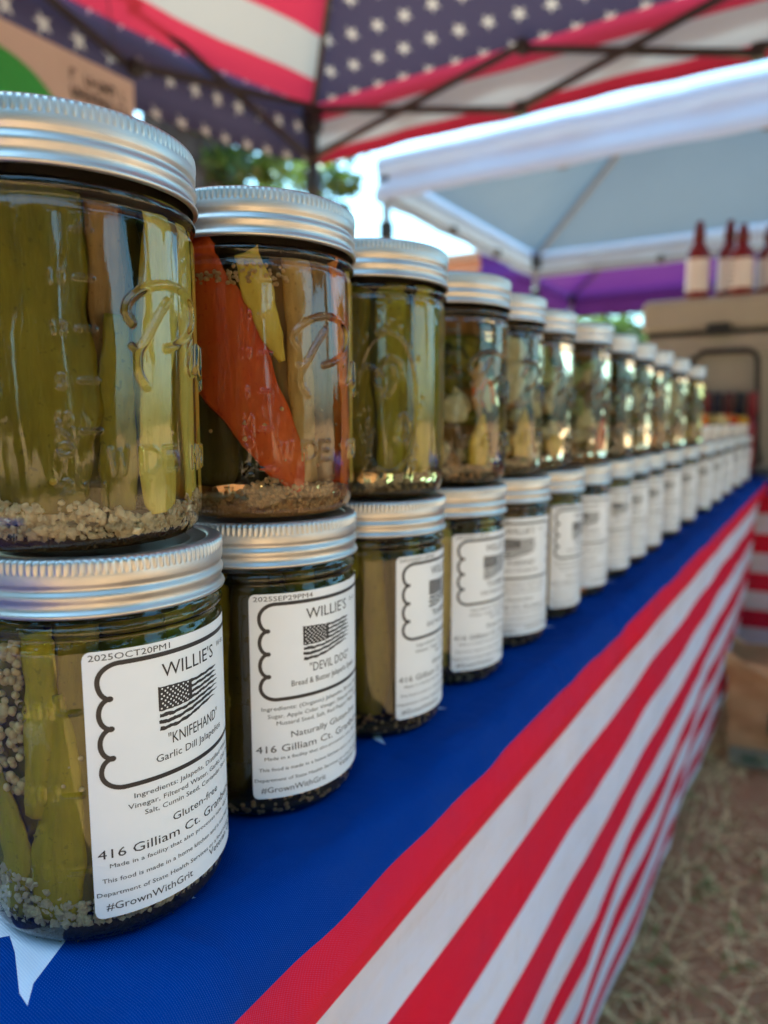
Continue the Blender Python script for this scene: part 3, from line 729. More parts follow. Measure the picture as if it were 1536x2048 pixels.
# ------------------------------------------------------------------ lid
def band_mesh():
    nr = 122; per = 6; n = nr*per
    prof = [(41.6, 108.0), (42.6, 107.9), (43.1, 108.3), (43.25, 108.9), (43.0, 109.5), (42.5, 109.9), (42.15, 110.8), (42.1, 111.9), (42.35, 112.7), (42.75, 113.5), (42.85, 114.4), (42.6, 115.2), (42.1, 115.8), (41.85, 116.5), (42.0, 117.2), (42.4, 117.8),
            (42.62, 118.6), (42.66, 119.8), (42.66, 120.7), (42.6, 121.1), (42.55, 121.5), (42.5, 122.2), (42.45, 123.2), (42.4, 124.2), (42.3, 125.0), (42.0, 125.6), (41.4, 126.0), (40.4, 126.15), (38.6, 126.1), (37.6, 125.9), (37.2, 125.5), (37.4, 125.1), (39.0, 124.9), (41.0, 124.6), (41.5, 123.5), (41.6, 108.0)]
    rib = {20: .25, 21: .9, 22: 1, 23: 1, 24: .9, 25: .35}
    th = np.arange(n)*2*math.pi/n; k = (np.arange(n) % per)
    prf = np.array([0, .0, .75, 1, .75, 0.0])[k]
    V = []
    for i, (r, z) in enumerate(prof):
        rr = (r+rib.get(i, 0)*(prf*.55-.12))/1000
        zz = np.full(n, z/1000.)
        V.append(np.stack([rr*np.cos(th), rr*np.sin(th), zz], -1))
    m = len(prof); V = np.concatenate(V)
    i = np.arange(m-1)[:, None]; j = np.arange(n)[None]; k2 = (j+1) % n
    Fc = np.stack([i*n+j, i*n+k2, (i+1)*n+k2, (i+1)*n+j], -1).reshape(-1, 4)
    return V, Fc
BANDV = band_mesh()
proto_band = mesh('screw_band', *BANDV, TIN, None, True)
V, Fc = lathe([(38.9/1000, .1251), (37/1000, .1253), (33/1000, .1250), (32/1000, .1246), (31/1000, .1246), (27/1000, .1252), (10/1000, .1254), (.0001, .1254)], 96)
proto_disc = mesh('lid_disc', V, Fc, DISC, None, True)
for o in (proto_band, proto_disc): COL.objects.unlink(o)

# ------------------------------------------------------------------ labels
LW, LH = 73.4, 86.9                                            # label size in mm
TXT = {}
def text_tris(s, bold=0.0):
    key = (s, bold)
    if key in TXT: return TXT[key]
    cu = bpy.data.curves.new('txt', 'FONT'); cu.body = s; cu.size = 1; cu.resolution_u = 2; cu.offset = 0.0
    o = bpy.data.objects.new('txt', cu); COL.objects.link(o)
    dg = bpy.context.evaluated_depsgraph_get(); ev = o.evaluated_get(dg); me = ev.to_mesh()
    me.calc_loop_triangles()
    V = np.array([v.co[:] for v in me.vertices]) if len(me.vertices) else np.zeros((0, 3))
    T = [tuple(t.vertices) for t in me.loop_triangles]
    ev.to_mesh_clear(); bpy.data.objects.remove(o); bpy.data.curves.remove(cu)
    TXT[key] = (V, T); return V, T
CAPH = .73
class Ink:
    def __init__(s): s.V = []; s.F = []
    def add(s, V, Fc):
        n = len(s.V); s.V += [tuple(v) for v in V]; s.F += [tuple(i+n for i in f) for f in Fc]
    def text(s, st, x0, x1, yb, cap, bold=0.0):
        """x0..x1 in label mm (x1 None keeps natural width), baseline yb mm from the label's top"""
        V, T = text_tris(st, bold)
        if len(V) == 0: return
        mn, mx = V[:, 0].min(), V[:, 0].max(); k = cap/CAPH
        kx = k*.92 if x1 is None else (x1-x0)/(mx-mn)
        s.add([(x0+(v[0]-mn)*kx, yb-v[1]*k) for v in V], T)
    def stroke(s, pts, w):
        P = np.array(pts, float); n = len(P)
        d = np.gradient(P, axis=0); d /= np.linalg.norm(d, axis=1)[:, None]+1e-9; nn = np.stack([-d[:, 1], d[:, 0]], 1)
        V = np.concatenate([P+nn*w/2, P-nn*w/2]); s.add(V, [(i, i+1, n+i+1, n+i) for i in range(n-1)])
def arc_pts(cx, cy, rx, ry, a0, a1, n=14):
    return [(cx+rx*math.cos(R(a0+(a1-a0)*i/n)), cy+ry*math.sin(R(a0+(a1-a0)*i/n))) for i in range(n+1)]
def border(ink, w=1.5):
    cx = LW/2
    cus = (15.3, 24.9, 34.4)
    for f in (lambda u: u, lambda u: LW-u):
        top = [(u, 4.2) for u in np.linspace(cx, 12.5, 22)]+arc_pts(10.8, 9.9, 6.8, 5.7, -85, -180, 14)+arc_pts(7.5, 9.9, 3.5, cus[0]-9.9, 180, 92, 14)[1:]
        bot = arc_pts(7.5, 38.9, 3.5, 38.9-cus[2], 268, 180, 14)+arc_pts(10.8, 38.9, 6.8, 5.4, 180, 92, 14)[1:]+[(u, 44.3) for u in np.linspace(12, cx, 22)]
        for P in (top, bot, arc_pts(7.5, (cus[0]+cus[1])/2, 3.5, (cus[1]-cus[0])/2, 268, 92, 22), arc_pts(7.5, (cus[1]+cus[2])/2, 3.5, (cus[2]-cus[1])/2, 268, 92, 22)):
            ink.stroke([(f(x), y) for x, y in P], w)
        for y in cus:
            ink.add([(f(7.3+1.15*math.cos(a)), y+.95*math.sin(a)) for a in np.linspace(0, 2*math.pi, 15)[:-1]], [tuple(range(14))])
def flag_print(ink, stars):
    r = random.Random(8)
    u0, u1 = 22.2, 52.2
    def pt(s, k):                                            # k 0..13 rows
        top = 15.0+1.2*s+.9*math.sin(s*5.2+.3)*s; bot = 28.6-2.2*s+.9*math.sin(s*5.6+.6)
        return (u0+(u1-u0)*s+.25*math.sin(k*1.7), top+(bot-top)*k/13)
    for k in range(0, 13, 2):
        s0 = .40 if k < 7 else 0
        s1 = 1-.10*r.random()-(.06 if k in (0, 12) else 0)
        n = 46; up = []; dn = []
        for i in range(n+1):
            s = s0+(s1-s0)*i/n; tp = 1 if i < n*.8 else max(.05, 1-(i-n*.8)/(n*.22))
            j1 = r.uniform(-.18, .18); j2 = r.uniform(-.18, .18); j = .12*math.sin(s*40+k)
            up.append(pt(s, k+.5-(.56*tp)+j1*.8+j)); dn.append(pt(s, k+.5+(.56*tp)+j2*.8+j))
        V = up+dn; ink.add(V, [(i, i+1, n+2+i, n+1+i) for i in range(n)])
    n = 16; V = []; 
    for i in range(n+1):
        s = .43*i/n
        V.append(pt(s, -.25+r.uniform(-.12, .12)))
    for i in range(n+1):
        s = .43*i/n
        V.append(pt(s+r.uniform(-.004, .004), 7.1+r.uniform(-.12, .12)))
    ink.add(V, [(i, i+1, n+2+i, n+1+i) for i in range(n)])
    for row in range(9):
        for c_ in range(6 if row % 2 == 0 else 5):
            s = .035+.066*c_+(.033 if row % 2 else 0); x, y = pt(s, .45+row*.74)
            stars.add([(x+.34*math.cos(a), y+.34*math.sin(a)) for a in np.linspace(0, 2*math.pi, 6)[:-1]], [(0, 1, 2, 3, 4)])
def wrap(ink, rad, a0=0):
    V = np.array(ink.V); th = (V[:, 0]-a0)/41.8
    return np.stack([rad*np.cos(th), rad*np.sin(th), (97.5-V[:, 1])/1000], 1)
def make_label(kind):
    paper = Ink(); n = 72; rc = 2.6
    def col(u):
        e = 0
        d = min(u, LW-u)
        if d < rc: e = rc-math.sqrt(max(0, rc*rc-(rc-d)**2))
        return e
    us = np.unique(np.concatenate([np.linspace(0, rc, 8), np.linspace(rc, LW-rc, n), np.linspace(LW-rc, LW, 8)]))
    Vp = []
    for u in us: e = col(u); Vp += [(u, e), (u, LH-e)]
    paper.add(Vp, [(2*i, 2*i+1, 2*i+3, 2*i+2) for i in range(len(us)-1)])
    V = wrap(paper, .04186); lab = mesh('label', V, paper.F, PAPER, None, True)
    md = None
    ink, st = Ink(), Ink()
    date, nick, desc, ing, free = kind
    ink.text(date, 1.8, 26.8, 2.9, 2.05, -.004)
    border(ink)
    ink.text("WILLIE'S", 23.6, 47.8, 11.9, 4.7, -.016)
    ink.text("16 oz", 51.5, 58.5, 9.6, 2.0, -.006)
    flag_print(ink, st)
    ink.text('"'+nick+'"', 25.0 if len(nick) > 8 else 23.5, 49.6, 34.6, 3.9, -.014)
    hw = 15.6 if len(desc) < 24 else 19.5
    ink.text(desc, 36.2-hw, 36.7+hw, 39.4, 2.55, -.002)
    for (s, h), y in zip(ing, (48.9, 52.2, 55.3)): ink.text(s, 36.7-h, 36.7+h, y, 1.75, -.001)
    ink.text(free[0], 36.7-free[1], 36.7+free[1], 61.2, 2.7, .001)
    ink.text("416 Gilliam Ct. Granbury, TX", 1.6, 71.5, 66.9, 3.15, .003)
    ink.text("Made in a facility that also processes nuts, eggs and dairy.", 5.0, 68.5, 70.2, 1.45, -.001)
    ink.text("This food is made in a home kitchen and is not inspected by the", 2.6, 70.8, 75.0, 1.55, -.001)
    ink.text("Department of State Health Services or a local health department.", .8, 72.5, 79.5, 1.5, -.001)
    ink.text("#GrownWithGrit", 3.4, 32.5, 84.3, 2.6, .002); ink.text("Veteran Owned", 41.0, 69.5, 82.4, 2.5, .001)
    pr = mesh('printing', wrap(ink, .04195), ink.F, INK, lab)
    ps = mesh('printed_stars', wrap(st, .04204), st.F, PAPER, lab)
    for o in (lab, pr, ps): COL.objects.unlink(o)
    return lab, pr, ps
LABELS = {
 'knife': make_label(("2025OCT20PM1", "KNIFEHAND", "Garlic Dill Jalapeños", (("Ingredients: Jalapeñs, Distilled White", 23.5), ("Vinegar, Filtered Water, Garlic, Dill, Sea", 25.5), ("Salt, Cumin Seed, Coriander Seed", 20.5)), ("Gluten-free", 11.2))),
 'devil': make_label(("2025SEP29PM4", "DEVIL DOG", "Bread & Butter Jalapeño Spears", (("Ingredients: (Organic) Jalapeño, Brown Sugar, Raw", 32.5), ("Sugar, Apple Cider Vinegar, Filtered Water, Onion", 30.0), ("Mustard Seed, Salt, Red Pepper Flake, Clove", 26.5)), ("Naturally Gluten-free", 20.5))),
 'flash': make_label(("2025SEP12PM2", "FLASHBANG", "Dill Pickle Spears", (("Ingredients: Cucumber, Vinegar,", 24), ("Water, Sugar, Dill, Mustard Seed", 25), ("Salt, Garlic", 8)), ("Gluten-free", 11.2))),
}

# ------------------------------------------------------------------ jar contents
F_ = {}
F_['olive'] = food('olive_pepper', (.36, .27, .012), (.18, .135, .008)); F_['darkolive'] = food('dark_olive_pepper', (.13, .095, .012), (.06, .045, .008))
F_['bright'] = food('yellow_green_pepper', (.95, .82, .17), (.74, .62, .08), 120); F_['bright2'] = food('golden_green_pepper', (.74, .58, .022), (.46, .36, .014), 90); F_['lime'] = food('green_pepper_skin', (.48, .40, .02), (.28, .22, .012))
F_['orange'] = food('orange_pepper', (.95, .36, .035), (.75, .20, .02), 60); F_['red'] = food('red_pepper', (.85, .17, .012), (.62, .055, .008), 60)
F_['yellow'] = food('yellow_pepper', (.92, .68, .09), (.75, .50, .05), 70); F_['pale'] = food('pale_cauliflower', (.92, .82, .45), (.74, .64, .30), 200, streak=False)
F_['palegreen'] = food('pale_green_slice', (.62, .64, .26), (.44, .48, .15), 160, streak=False); F_['darkbrown'] = food('neck_shade_brown', (.028, .019, .009), (.014, .010, .006)); F_['amber'] = food('amber_onion', (.72, .43, .11), (.44, .24, .055), 70); F_['brown'] = food('brown_onion', (.46, .25, .07), (.24, .125, .04))  # darkbrown: shade of the jar neck put into the colour
F_['garlic'] = food('minced_garlic', (.98, .86, .54), (.80, .66, .38), 300, streak=False); F_['mustard'] = food('mustard_seed', (.95, .64, .27), (.66, .40, .15), 500, streak=False)
F_['seedw'] = food('pepper_seed', (.97, .82, .44), (.86, .66, .28), 300, streak=False); F_['herb'] = food('dried_herb', (.085, .058, .02), (.16, .11, .035), 400, streak=False)
F_['purple'] = food('dark_red_onion', (.13, .02, .035), (.07, .012, .02), 80)
F_['seedmix'] = food('mixed_seed', (.85, .68, .34), (.40, .28, .10), 700, streak=False)

def spear(L, w, t, bend=.0, twist=0., seed=0, taper=.13, sides=18, rings=22):
    """pepper strip: runs along local z from 0 to L, broad face towards +x"""
    r = random.Random(seed); ph = r.uniform(0, 6); V, Fc = [], []
    for i in range(rings):
        s = i/(rings-1); s = .5-.5*math.cos(math.pi*s)*(1-.12*math.sin(math.pi*s)); e = min(1, (math.sin(math.pi*min(max(s, .0), 1)))**taper)
        e = max(e, .02); ww = w/2*e*(1+.10*math.sin(5*s+ph)); tt = t/2*(.25+.75*e if .03 < s < .97 else e)
        cx = bend*math.sin(math.pi*s)+.0012*math.sin(7*s+ph); cyy = .0015*math.sin(4*s+ph*2); tw = twist*(s-.5)
        for k in range(sides):
            a = 2*math.pi*k/sides; x = tt*math.copysign(abs(math.cos(a))**.8, math.cos(a)); y = ww*math.copysign(abs(math.sin(a))**.8, math.sin(a))
            x -= (y*y)/(w*1.5)                                    # curled like a pepper wall
            q = 1+.04*math.sin(3*a+9*s+ph)
            X, Y = (x*math.cos(tw)-y*math.sin(tw))*q, (x*math.sin(tw)+y*math.cos(tw))*q
            V.append((cx+X, cyy+Y, s*L))
    for i in range(rings-1):
        for k in range(sides): k2 = (k+1) % sides; Fc.append((i*sides+k, i*sides+k2, (i+1)*sides+k2, (i+1)*sides+k))
    Fc.append(tuple(range(sides-1, -1, -1))); Fc.append(tuple((rings-1)*sides+k for k in range(sides)))
    return V, Fc
def put(root, name, V, Fc, m, ang, rad, z, tilt=0, lean=0, rolln=0):
    """stand a piece inside the jar at angle ang (deg, 0 faces the viewer), distance rad mm"""
    o = mesh(name, V, Fc, m, root, True)
    o.rotation_euler = Matrix.Rotation(R(ang), 3, 'Z').to_4x4().__matmul__(Matrix.Rotation(R(tilt), 4, 'X')).__matmul__(Matrix.Rotation(R(lean), 4, 'Y')).to_euler()
    o.location = (rad/1000*math.cos(R(ang)), rad/1000*math.sin(R(ang)), z/1000)
    return o
SPM = {}
def sp(root, ang, rad, z0, L, w, t, m, tilt=0, lean=0, bend=.0, seed=None, name='pepper_slice'):
    key = (round(L), round(w), round(t), round(bend*1000), seed)
    V, Fc = spear(L/1000, w/1000, t/1000, bend, 0, seed or 0)
    return put(root, name, V, Fc, F_[m], ang, rad, z0, tilt, lean)
def slab(root, pts, m, rad=38.5, th=4.5, seed=0, name='pepper_slice'):
    """a slice pressed against the inside of the glass; pts: (arc mm, z mm, half width mm) along its length"""
    P = np.array(pts, float); k = np.linspace(0, len(P)-1, 34); I = np.arange(len(P))
    C = np.stack([np.interp(k, I, P[:, i]) for i in range(3)], 1)
    for _ in range(3): C[1:-1] = (C[:-2]+2*C[1:-1]+C[2:])/4
    r_ = random.Random(seed); ph = r_.uniform(0, 6); ns = 22; V, Fc = [], []
    T = np.gradient(C[:, :2], axis=0); T /= np.linalg.norm(T, axis=1)[:, None]; Nn = np.stack([-T[:, 1], T[:, 0]], 1)
    for i in range(len(C)):
        for side in (1, -1):
            for j_ in range(ns):
                q = -1+2*j_/(ns-1) if side == 1 else 1-2*j_/(ns-1)
                wv = 1+.06*math.sin(i*.45+ph)+.03*math.sin(i*1.1+ph*2)
                a = C[i, 0]+Nn[i, 0]*q*C[i, 2]*wv; z = C[i, 1]+Nn[i, 1]*q*C[i, 2]*wv
                e = math.sqrt(max(0, 1-q*q)); end = min(1, 4*min(i, len(C)-1-i)/len(C)+.15)
                rr = rad-th*.45*(1-e)*1.0-.35*math.sin(q*5+ph+i*.12)*.5-(0 if side == 1 else th*e*end)
                t = a/41.5; V.append((rr/1000*math.cos(t), rr/1000*math.sin(t), z/1000))
    m_ = 2*ns
    for i in range(len(C)-1):
        for j_ in range(m_): j2 = (j_+1) % m_; Fc.append((i*m_+j_, i*m_+j2, (i+1)*m_+j2, (i+1)*m_+j_))
    Fc.append(tuple(range(m_-1, -1, -1))); Fc.append(tuple((len(C)-1)*m_+k for k in range(m_)))
    return mesh(name, V, Fc, F_[m], root, True)
def disc(rad, th, wav=.12, seed=0, n=28, hole=0):
    r = random.Random(seed); ph = r.uniform(0, 6); V, Fc = [], []
    prof = [(0, th/2), (.55, th/2*1.05), (.9, th/2*.9), (1, 0), (.9, -th/2*.9), (.55, -th/2*1.05), (0, -th/2)]
    for i, (q, x) in enumerate(prof):
        for k in range(n):
            a = 2*math.pi*k/n; rr = rad*q*(1+wav*math.sin(3*a+ph)+wav*.6*math.sin(7*a+ph*2)); V.append((x+.04*rad*math.sin(4*a+ph)*q, rr*math.cos(a), rr*math.sin(a)))
    for i in range(len(prof)-1):
        for k in range(n): k2 = (k+1) % n; Fc.append((i*n+k, i*n+k2, (i+1)*n+k2, (i+1)*n+k))
    return V, Fc
def dc(root, ang, rad, z, r_, th, m, tilt=0, lean=0, seed=0, name='vegetable_slice', wav=.1):
    V, Fc = disc(r_/1000, th/1000, wav, seed); return put(root, name, V, Fc, F_[m], ang, rad, z, tilt, lean)
def pile(root, name, m, n, z0, z1, size, seed, base='chunk', amin=0, amax=360, rmin=24, rmax=40.4, jit=.38, top=None):
    r = np.random.default_rng(seed)
    a = np.radians(r.uniform(amin, amax, n)); q = np.sqrt(r.uniform((rmin/rmax)**2, 1, n))*rmax
    hz = (z1-z0)*(.72+.28*np.sin(a*3+seed)+.12*np.sin(a*7+1)); z = z0+r.uniform(0, 1, n)*hz
    q = np.minimum(q, np.where(z < 6, 37.2+z*.4, 40.6)-size)
    P = np.stack([q*np.cos(a), q*np.sin(a), z], 1)/1000
    s = size/1000*(r.uniform(.62, 1.0, (n, 1)) if base == 'ball' else r.uniform(.5, 1.0, (n, 1))+.7*r.random((n, 1))**5)*np.ones((1, 3))
    if base == 'chunk': s = s*r.uniform(.7, 1.25, (n, 3)); V, Fc = scatter(P, s, ICO_V, ICO_F, jit, seed)
    elif base == 'ball': V, Fc = scatter(P, s, ICO2_V, ICO2_F, .04, seed)
    else: s = s*np.array([[.16, .16, 1.3]]); V, Fc = scatter(P, s, ICO_V, ICO_F, .2, seed)
    return tag(mesh(name, V, Fc, F_[m], root, base != 'chunk'), kind='stuff')

# ------------------------------------------------------------------ jars
def camdir(x, y): return math.atan2(-y, -x)
def jar(x, y, z, rot, glass, gm, label, lab=None, laboff=0.0, group=None, blocker='herb'):
    root = empty('pickle_jar', (x, y, z), camdir(x, y)+rot, label, 'jar', group)
    g = bpy.data.objects.new('glass', gm); COL.objects.link(g); g.parent = root
    if gm.materials[0] is not GLASS[glass]:
        g.material_slots[0].link = 'OBJECT'; g.material_slots[0].material = GLASS[glass]
    b = inst(proto_band, root, 'screw_band'); b.rotation_euler.z = x*37+y*91
    inst(proto_disc, root, 'lid_disc')
    V, Fc = lathe([(.0001, .0025), (.028, .0025), (.033, .0030), (.0348, .0042), (.0353, .0065), (.034, .008), (.0001, .008)], 44); mesh('base_glint_blocker', V, Fc, F_[blocker], root, True)  # solid disc added to block glints through the jar base
    V, Fc = lathe([(.0001, .1035), (.034, .1035), (.0362, .105), (.0365, .1215), (.034, .123), (.0001, .123)], 40); mesh('neck_shade_plug', V, Fc, F_['darkbrown'], root, True)  # dark solid standing in for the shade inside the neck
    if lab:
        l, p, s = LABELS[lab]
        L_ = inst(l, root, 'label'); L_.rotation_euler.z = laboff/41.8
        inst(p, L_, 'printing'); inst(s, L_, 'printed_stars')
    return root
GU, GL_ = 'upper row of pickle jars', 'lower row of pickle jars'
LX = -.215
T_ = TOPZ+.0008
# --- upper jar, first stack
j = jar(-.2175, .151, T_+.1275, 0, 'olive', G_UP, 'upper jar of the nearest stack, olive pepper strips over pale minced garlic', group=GU)
for k, (a, rd, z0, L, w_, t_, m, ti, le) in enumerate([
    (5, 27, 12, 94, 18, 5, 'olive', -2, -1), (18, 24, 14, 92, 18, 5, 'brown', 0, 0), (60, 28, 12, 94, 20, 5, 'bright', 0, 0), (20, 22, 34, 70, 18, 6, 'orange', 4, 0), (-40, 26, 12, 94, 30, 6, 'olive', 0, 0), (-72, 28, 12, 94, 26, 6, 'olive', 0, 0),
    (-20, 12, 12, 94, 46, 10, 'darkolive', 0, 0), (100, 26, 12, 94, 24, 6, 'olive', -2, 0), (-95, 31, 12, 94, 28, 6, 'olive', 2, 0), (36, 8, 12, 94, 40, 8, 'darkolive', 3, 0), (135, 29, 12, 94, 30, 7, 'olive', 2, 0), (175, 29, 12, 94, 30, 7, 'olive', 2, 0), (-140, 29, 12, 94, 30, 7, 'lime', -2, 0)]):
    sp(j, a, rd, z0, L, w_, t_, m, ti, le, .001, k+1)
slab(j, [(-13, 104, 17), (-14, 70, 21), (-12, 40, 20), (-10, 20, 15), (-10, 12, 9)], 'olive', 38.8, 4, 1)
slab(j, [(-46, 103, 12), (-44, 70, 15), (-46, 40, 14), (-48, 14, 9)], 'lime', 38.6, 4, 2); slab(j, [(-70, 103, 10), (-68, 40, 10), (-66, 14, 6)], 'olive', 38, 4, 3)
slab(j, [(13, 103, 6), (14, 80, 7), (13, 60, 6), (12, 46, 3)], 'brown', 32.5, 3, 4); slab(j, [(15, 70, 4), (14, 50, 6), (14, 30, 6.5), (13, 12, 6)], 'olive', 36.8, 3, 9)
slab(j, [(31, 102, 6), (33, 80, 8), (29, 58, 7), (27, 36, 6.5), (28, 14, 7.5), (28, 10, 5)], 'bright', 39.2, 4, 5)
slab(j, [(47, 103, 5), (46, 70, 5.5), (45, 40, 5), (46, 12, 5)], 'bright', 38.4, 4, 6); slab(j, [(57, 103, 4), (56, 60, 4), (57, 12, 4)], 'yellow', 39, 3, 7); slab(j, [(68, 103, 6), (67, 60, 6), (68, 12, 5)], 'lime', 38.4, 4, 8)
pile(j, 'minced_garlic', 'garlic', 1900, 5.0, 17, 1.3, 3, rmin=33); pile(j, 'herb_flakes', 'herb', 1500, 1.5, 7.5, 1.1, 4, base='stick', rmin=32)
pile(j, 'pepper_seeds', 'seedw', 26, 18, 62, 1.1, 8, base='ball', amin=44, amax=50, rmin=33, rmax=36)
V, Fc = scatter(np.array([[.0396*math.cos(R(-9)), .0396*math.sin(R(-9)), .0215]]), np.array([[.0011]*3]), ICO2_V, ICO2_F, .03, 1); mesh('mustard_seed', V, Fc, F_['yellow'], j, True)
# --- upper jar, second stack
j = jar(LX, .242, T_+.1275, R(-3), 'amber', G_UP, 'upper jar of the second stack, wide red pepper slab over brown mustard seed', group=GU, blocker='mustard')
for k, (a, rd, z0, L, w_, t_, m, ti, le) in enumerate([
    (32, 29, 12, 94, 18, 5, 'brown', 2, 0), (48, 28, 12, 94, 16, 5, 'brown', 0, 0), (14, 20, 12, 94, 28, 6, 'darkolive', 0, 0), (-12, 10, 12, 94, 50, 9, 'darkolive', 0, 0), (-38, 27, 12, 70, 24, 6, 'darkolive', 4, 0),
    (82, 29, 12, 94, 22, 6, 'orange', 2, 0), (105, 29, 12, 94, 24, 6, 'brown', 2, 0), (-82, 31, 12, 94, 26, 6, 'red', 0, 0), (140, 28, 12, 94, 32, 7, 'brown', 2, 0), (180, 28, 12, 94, 30, 7, 'olive', 2, 0), (-135, 28, 12, 94, 32, 7, 'brown', 2, 0)]):
    sp(j, a, rd, z0, L, w_, t_, m, ti, le, .001, k+31)
slab(j, [(-34, 104, 16), (-24, 84, 19), (-9, 58, 17), (5, 36, 13), (15, 20, 8), (19, 11, 3)], 'red', 38.6, 5, 11)
slab(j, [(-2, 103, 5), (2, 90, 6.5), (7, 74, 5), (12, 62, 1.5)], 'yellow', 39.4, 3, 12)
slab(j, [(39, 104, 3), (42, 80, 3.6), (47, 55, 4), (50, 30, 5), (47, 12, 4)], 'orange', 39.2, 3, 13); slab(j, [(58, 104, 5), (60, 60, 5), (59, 12, 4)], 'yellow', 38.5, 3, 14)
slab(j, [(20, 103, 7), (22, 60, 7), (24, 14, 6)], 'amber', 36.5, 4, 15); slab(j, [(33, 103, 6), (33, 60, 7), (35, 14, 6)], 'brown', 37, 4, 16)
pile(j, 'mustard_seeds', 'mustard', 2600, 2.5, 16, 1.0, 13, base='ball', rmin=30); pile(j, 'mustard_seeds', 'mustard', 150, 91, 98, .95, 14, base='ball', amin=-70, amax=20, rmin=36.5)
pile(j, 'mustard_seeds', 'mustard', 14, 20, 90, .9, 15, base='ball', amin=-40, amax=60, rmin=38.5, rmax=39.5)
# --- upper jar, third stack
j = jar(LX, .331, T_+.1275, 0, 'olive', G_FR, 'upper jar of the third stack, olive spears behind an embossed fruit medallion', group=GU)
for k, (a, rd, z0, L, w_, m) in enumerate([(-66, 32, 10, 96, 26, 'lime'), (-38, 32, 12, 94, 24, 'darkolive'), (-14, 33, 12, 94, 22, 'olive'), (6, 31, 12, 94, 20, 'darkolive'), (26, 33, 12, 94, 18, 'olive'), (44, 33, 12, 94, 15, 'bright'), (60, 33, 12, 94, 15, 'lime'), (80, 31, 12, 94, 20, 'olive'), (0, 10, 12, 94, 48, 'darkolive'), (115, 28, 12, 94, 30, 'olive'), (155, 28, 12, 94, 30, 'olive'), (-155, 28, 12, 94, 30, 'lime'), (-110, 30, 12, 94, 32, 'olive')]):
    sp(j, a, rd, z0, L, w_, 6, m, (-1)**k*2, 1, .001, k+50)
slab(j, [(-8, 104, 9), (-10, 60, 10), (-8, 14, 7)], 'olive', 38.4, 4, 21); slab(j, [(12, 104, 8), (13, 60, 9), (12, 14, 7)], 'lime', 38.6, 4, 22); slab(j, [(34, 104, 7), (33, 60, 8), (34, 14, 6)], 'bright2', 38.6, 4, 23)
pile(j, 'mixed_seeds', 'seedmix', 520, 4, 14, 1.2, 17, rmin=27)
# --- mixed vegetable jars further back
def veg_jar(x, y, glass, seed, pal, seedm, lab, big=None, label_='', gm=G_UP, rot=0):
    j = jar(x, y, T_+.1275, rot, glass, gm, label_, group=GU)
    r = random.Random(seed)
    sp(j, 0, 0, 10, 94, 44, 12, 'brown', 0, 0, .001, seed+7)
    for k in range(40):
        a = r.uniform(-95, 95) if k < 29 else r.uniform(95, 265); z = 14+84*(k % 14)/14+r.uniform(-4, 4)
        if r.random() < .5: dc(j, a, r.uniform(24, 31), z, r.uniform(6, 10), 3.2, r.choice(pal), r.uniform(-50, 50), r.uniform(-40, 40), k+seed, wav=.2)
        elif r.random() < .6: slab(j, [(math.radians(a)*41.5+r.uniform(-5, 5), z+r.uniform(7, 14), 1.5), (math.radians(a)*41.5, z+4, r.uniform(3, 6)), (math.radians(a)*41.5+r.uniform(-4, 4), z-4, 2)], r.choice(pal), 39, 3, k+seed, 'vegetable_slice')
        else: sp(j, a, r.uniform(25, 31), max(8, z-8), r.uniform(18, 28), r.uniform(8, 13), 4, r.choice(pal), r.uniform(-30, 30), 0, .002, k+seed)
    for (a, rd, z, rr, m, kind) in big or []:
        if kind == 'd': dc(j, a, rd, z, rr, 4, m, 0, 0, seed+int(z), wav=.07)
        else: slab(j, [(math.radians(a)*41.5+2, z+rr*2.6, rr*.15), (math.radians(a)*41.5+1, z+rr*1.7, rr*.5), (math.radians(a)*41.5, z+rr*.8, rr*.72), (math.radians(a)*41.5-1, z, rr*.55)], m, 39.2, 5, seed+int(z), 'vegetable_slice')
    for z in (16, 40, 64, 86): 
        dc(j, 0, 0, z, 20, 9, pal[0], 0, 85, seed+z)
    pile(j, 'seeds', seedm, 420, 3, 14, 1.25, seed, rmin=25)
    return j
veg_jar(LX, .420, 'clear', 101, ['olive', 'brown', 'darkolive', 'purple', 'amber', 'pale'], 'mustard', None, [(36, 33, 12, 12, 'yellow', 's'), (44, 34, 56, 9, 'orange', 'd'), (-8, 34, 20, 9, 'pale', 'd'), (10, 34, 46, 9, 'pale', 'd')], 'upper jar of the fourth stack, dark vegetable pieces with a yellow wedge')
veg_jar(LX-.004, .4985, 'clear', 102, ['amber', 'brown', 'purple', 'pale', 'pale'], 'seedmix', None, [(20, 34, 68, 16, 'pale', 'd'), (30, 34, 88, 10, 'pale', 'd'), (42, 33, 14, 13, 'yellow', 's'), (-10, 33, 60, 11, 'pale', 'd')], 'upper jar with large pale rounds above an orange yellow wedge')
veg_jar(LX-.006, .5795, 'grey', 103, ['darkolive', 'olive', 'palegreen', 'pale'], 'seedmix', None, [(20, 34, 78, 13, 'palegreen', 'd'), (-5, 34, 50, 9, 'pale', 'd'), (45, 34, 20, 9, 'yellow', 'd')], 'upper jar with one pale green round near its shoulder')
veg_jar(LX+.001, .670, 'grey', 104, ['olive', 'palegreen', 'brown', 'pale'], 'mustard', None, [(60, 34, 12, 12, 'red', 's'), (10, 34, 80, 10, 'palegreen', 'd'), (0, 34, 56, 10, 'pale', 'd')], 'upper jar with a bright red strip at its lower edge')
veg_jar(LX, .772, 'grey', 105, ['darkolive', 'darkolive', 'olive'], 'herb', None, [(30, 34, 60, 8, 'palegreen', 'd')], 'upper jar of all dark green pieces between paler jars')
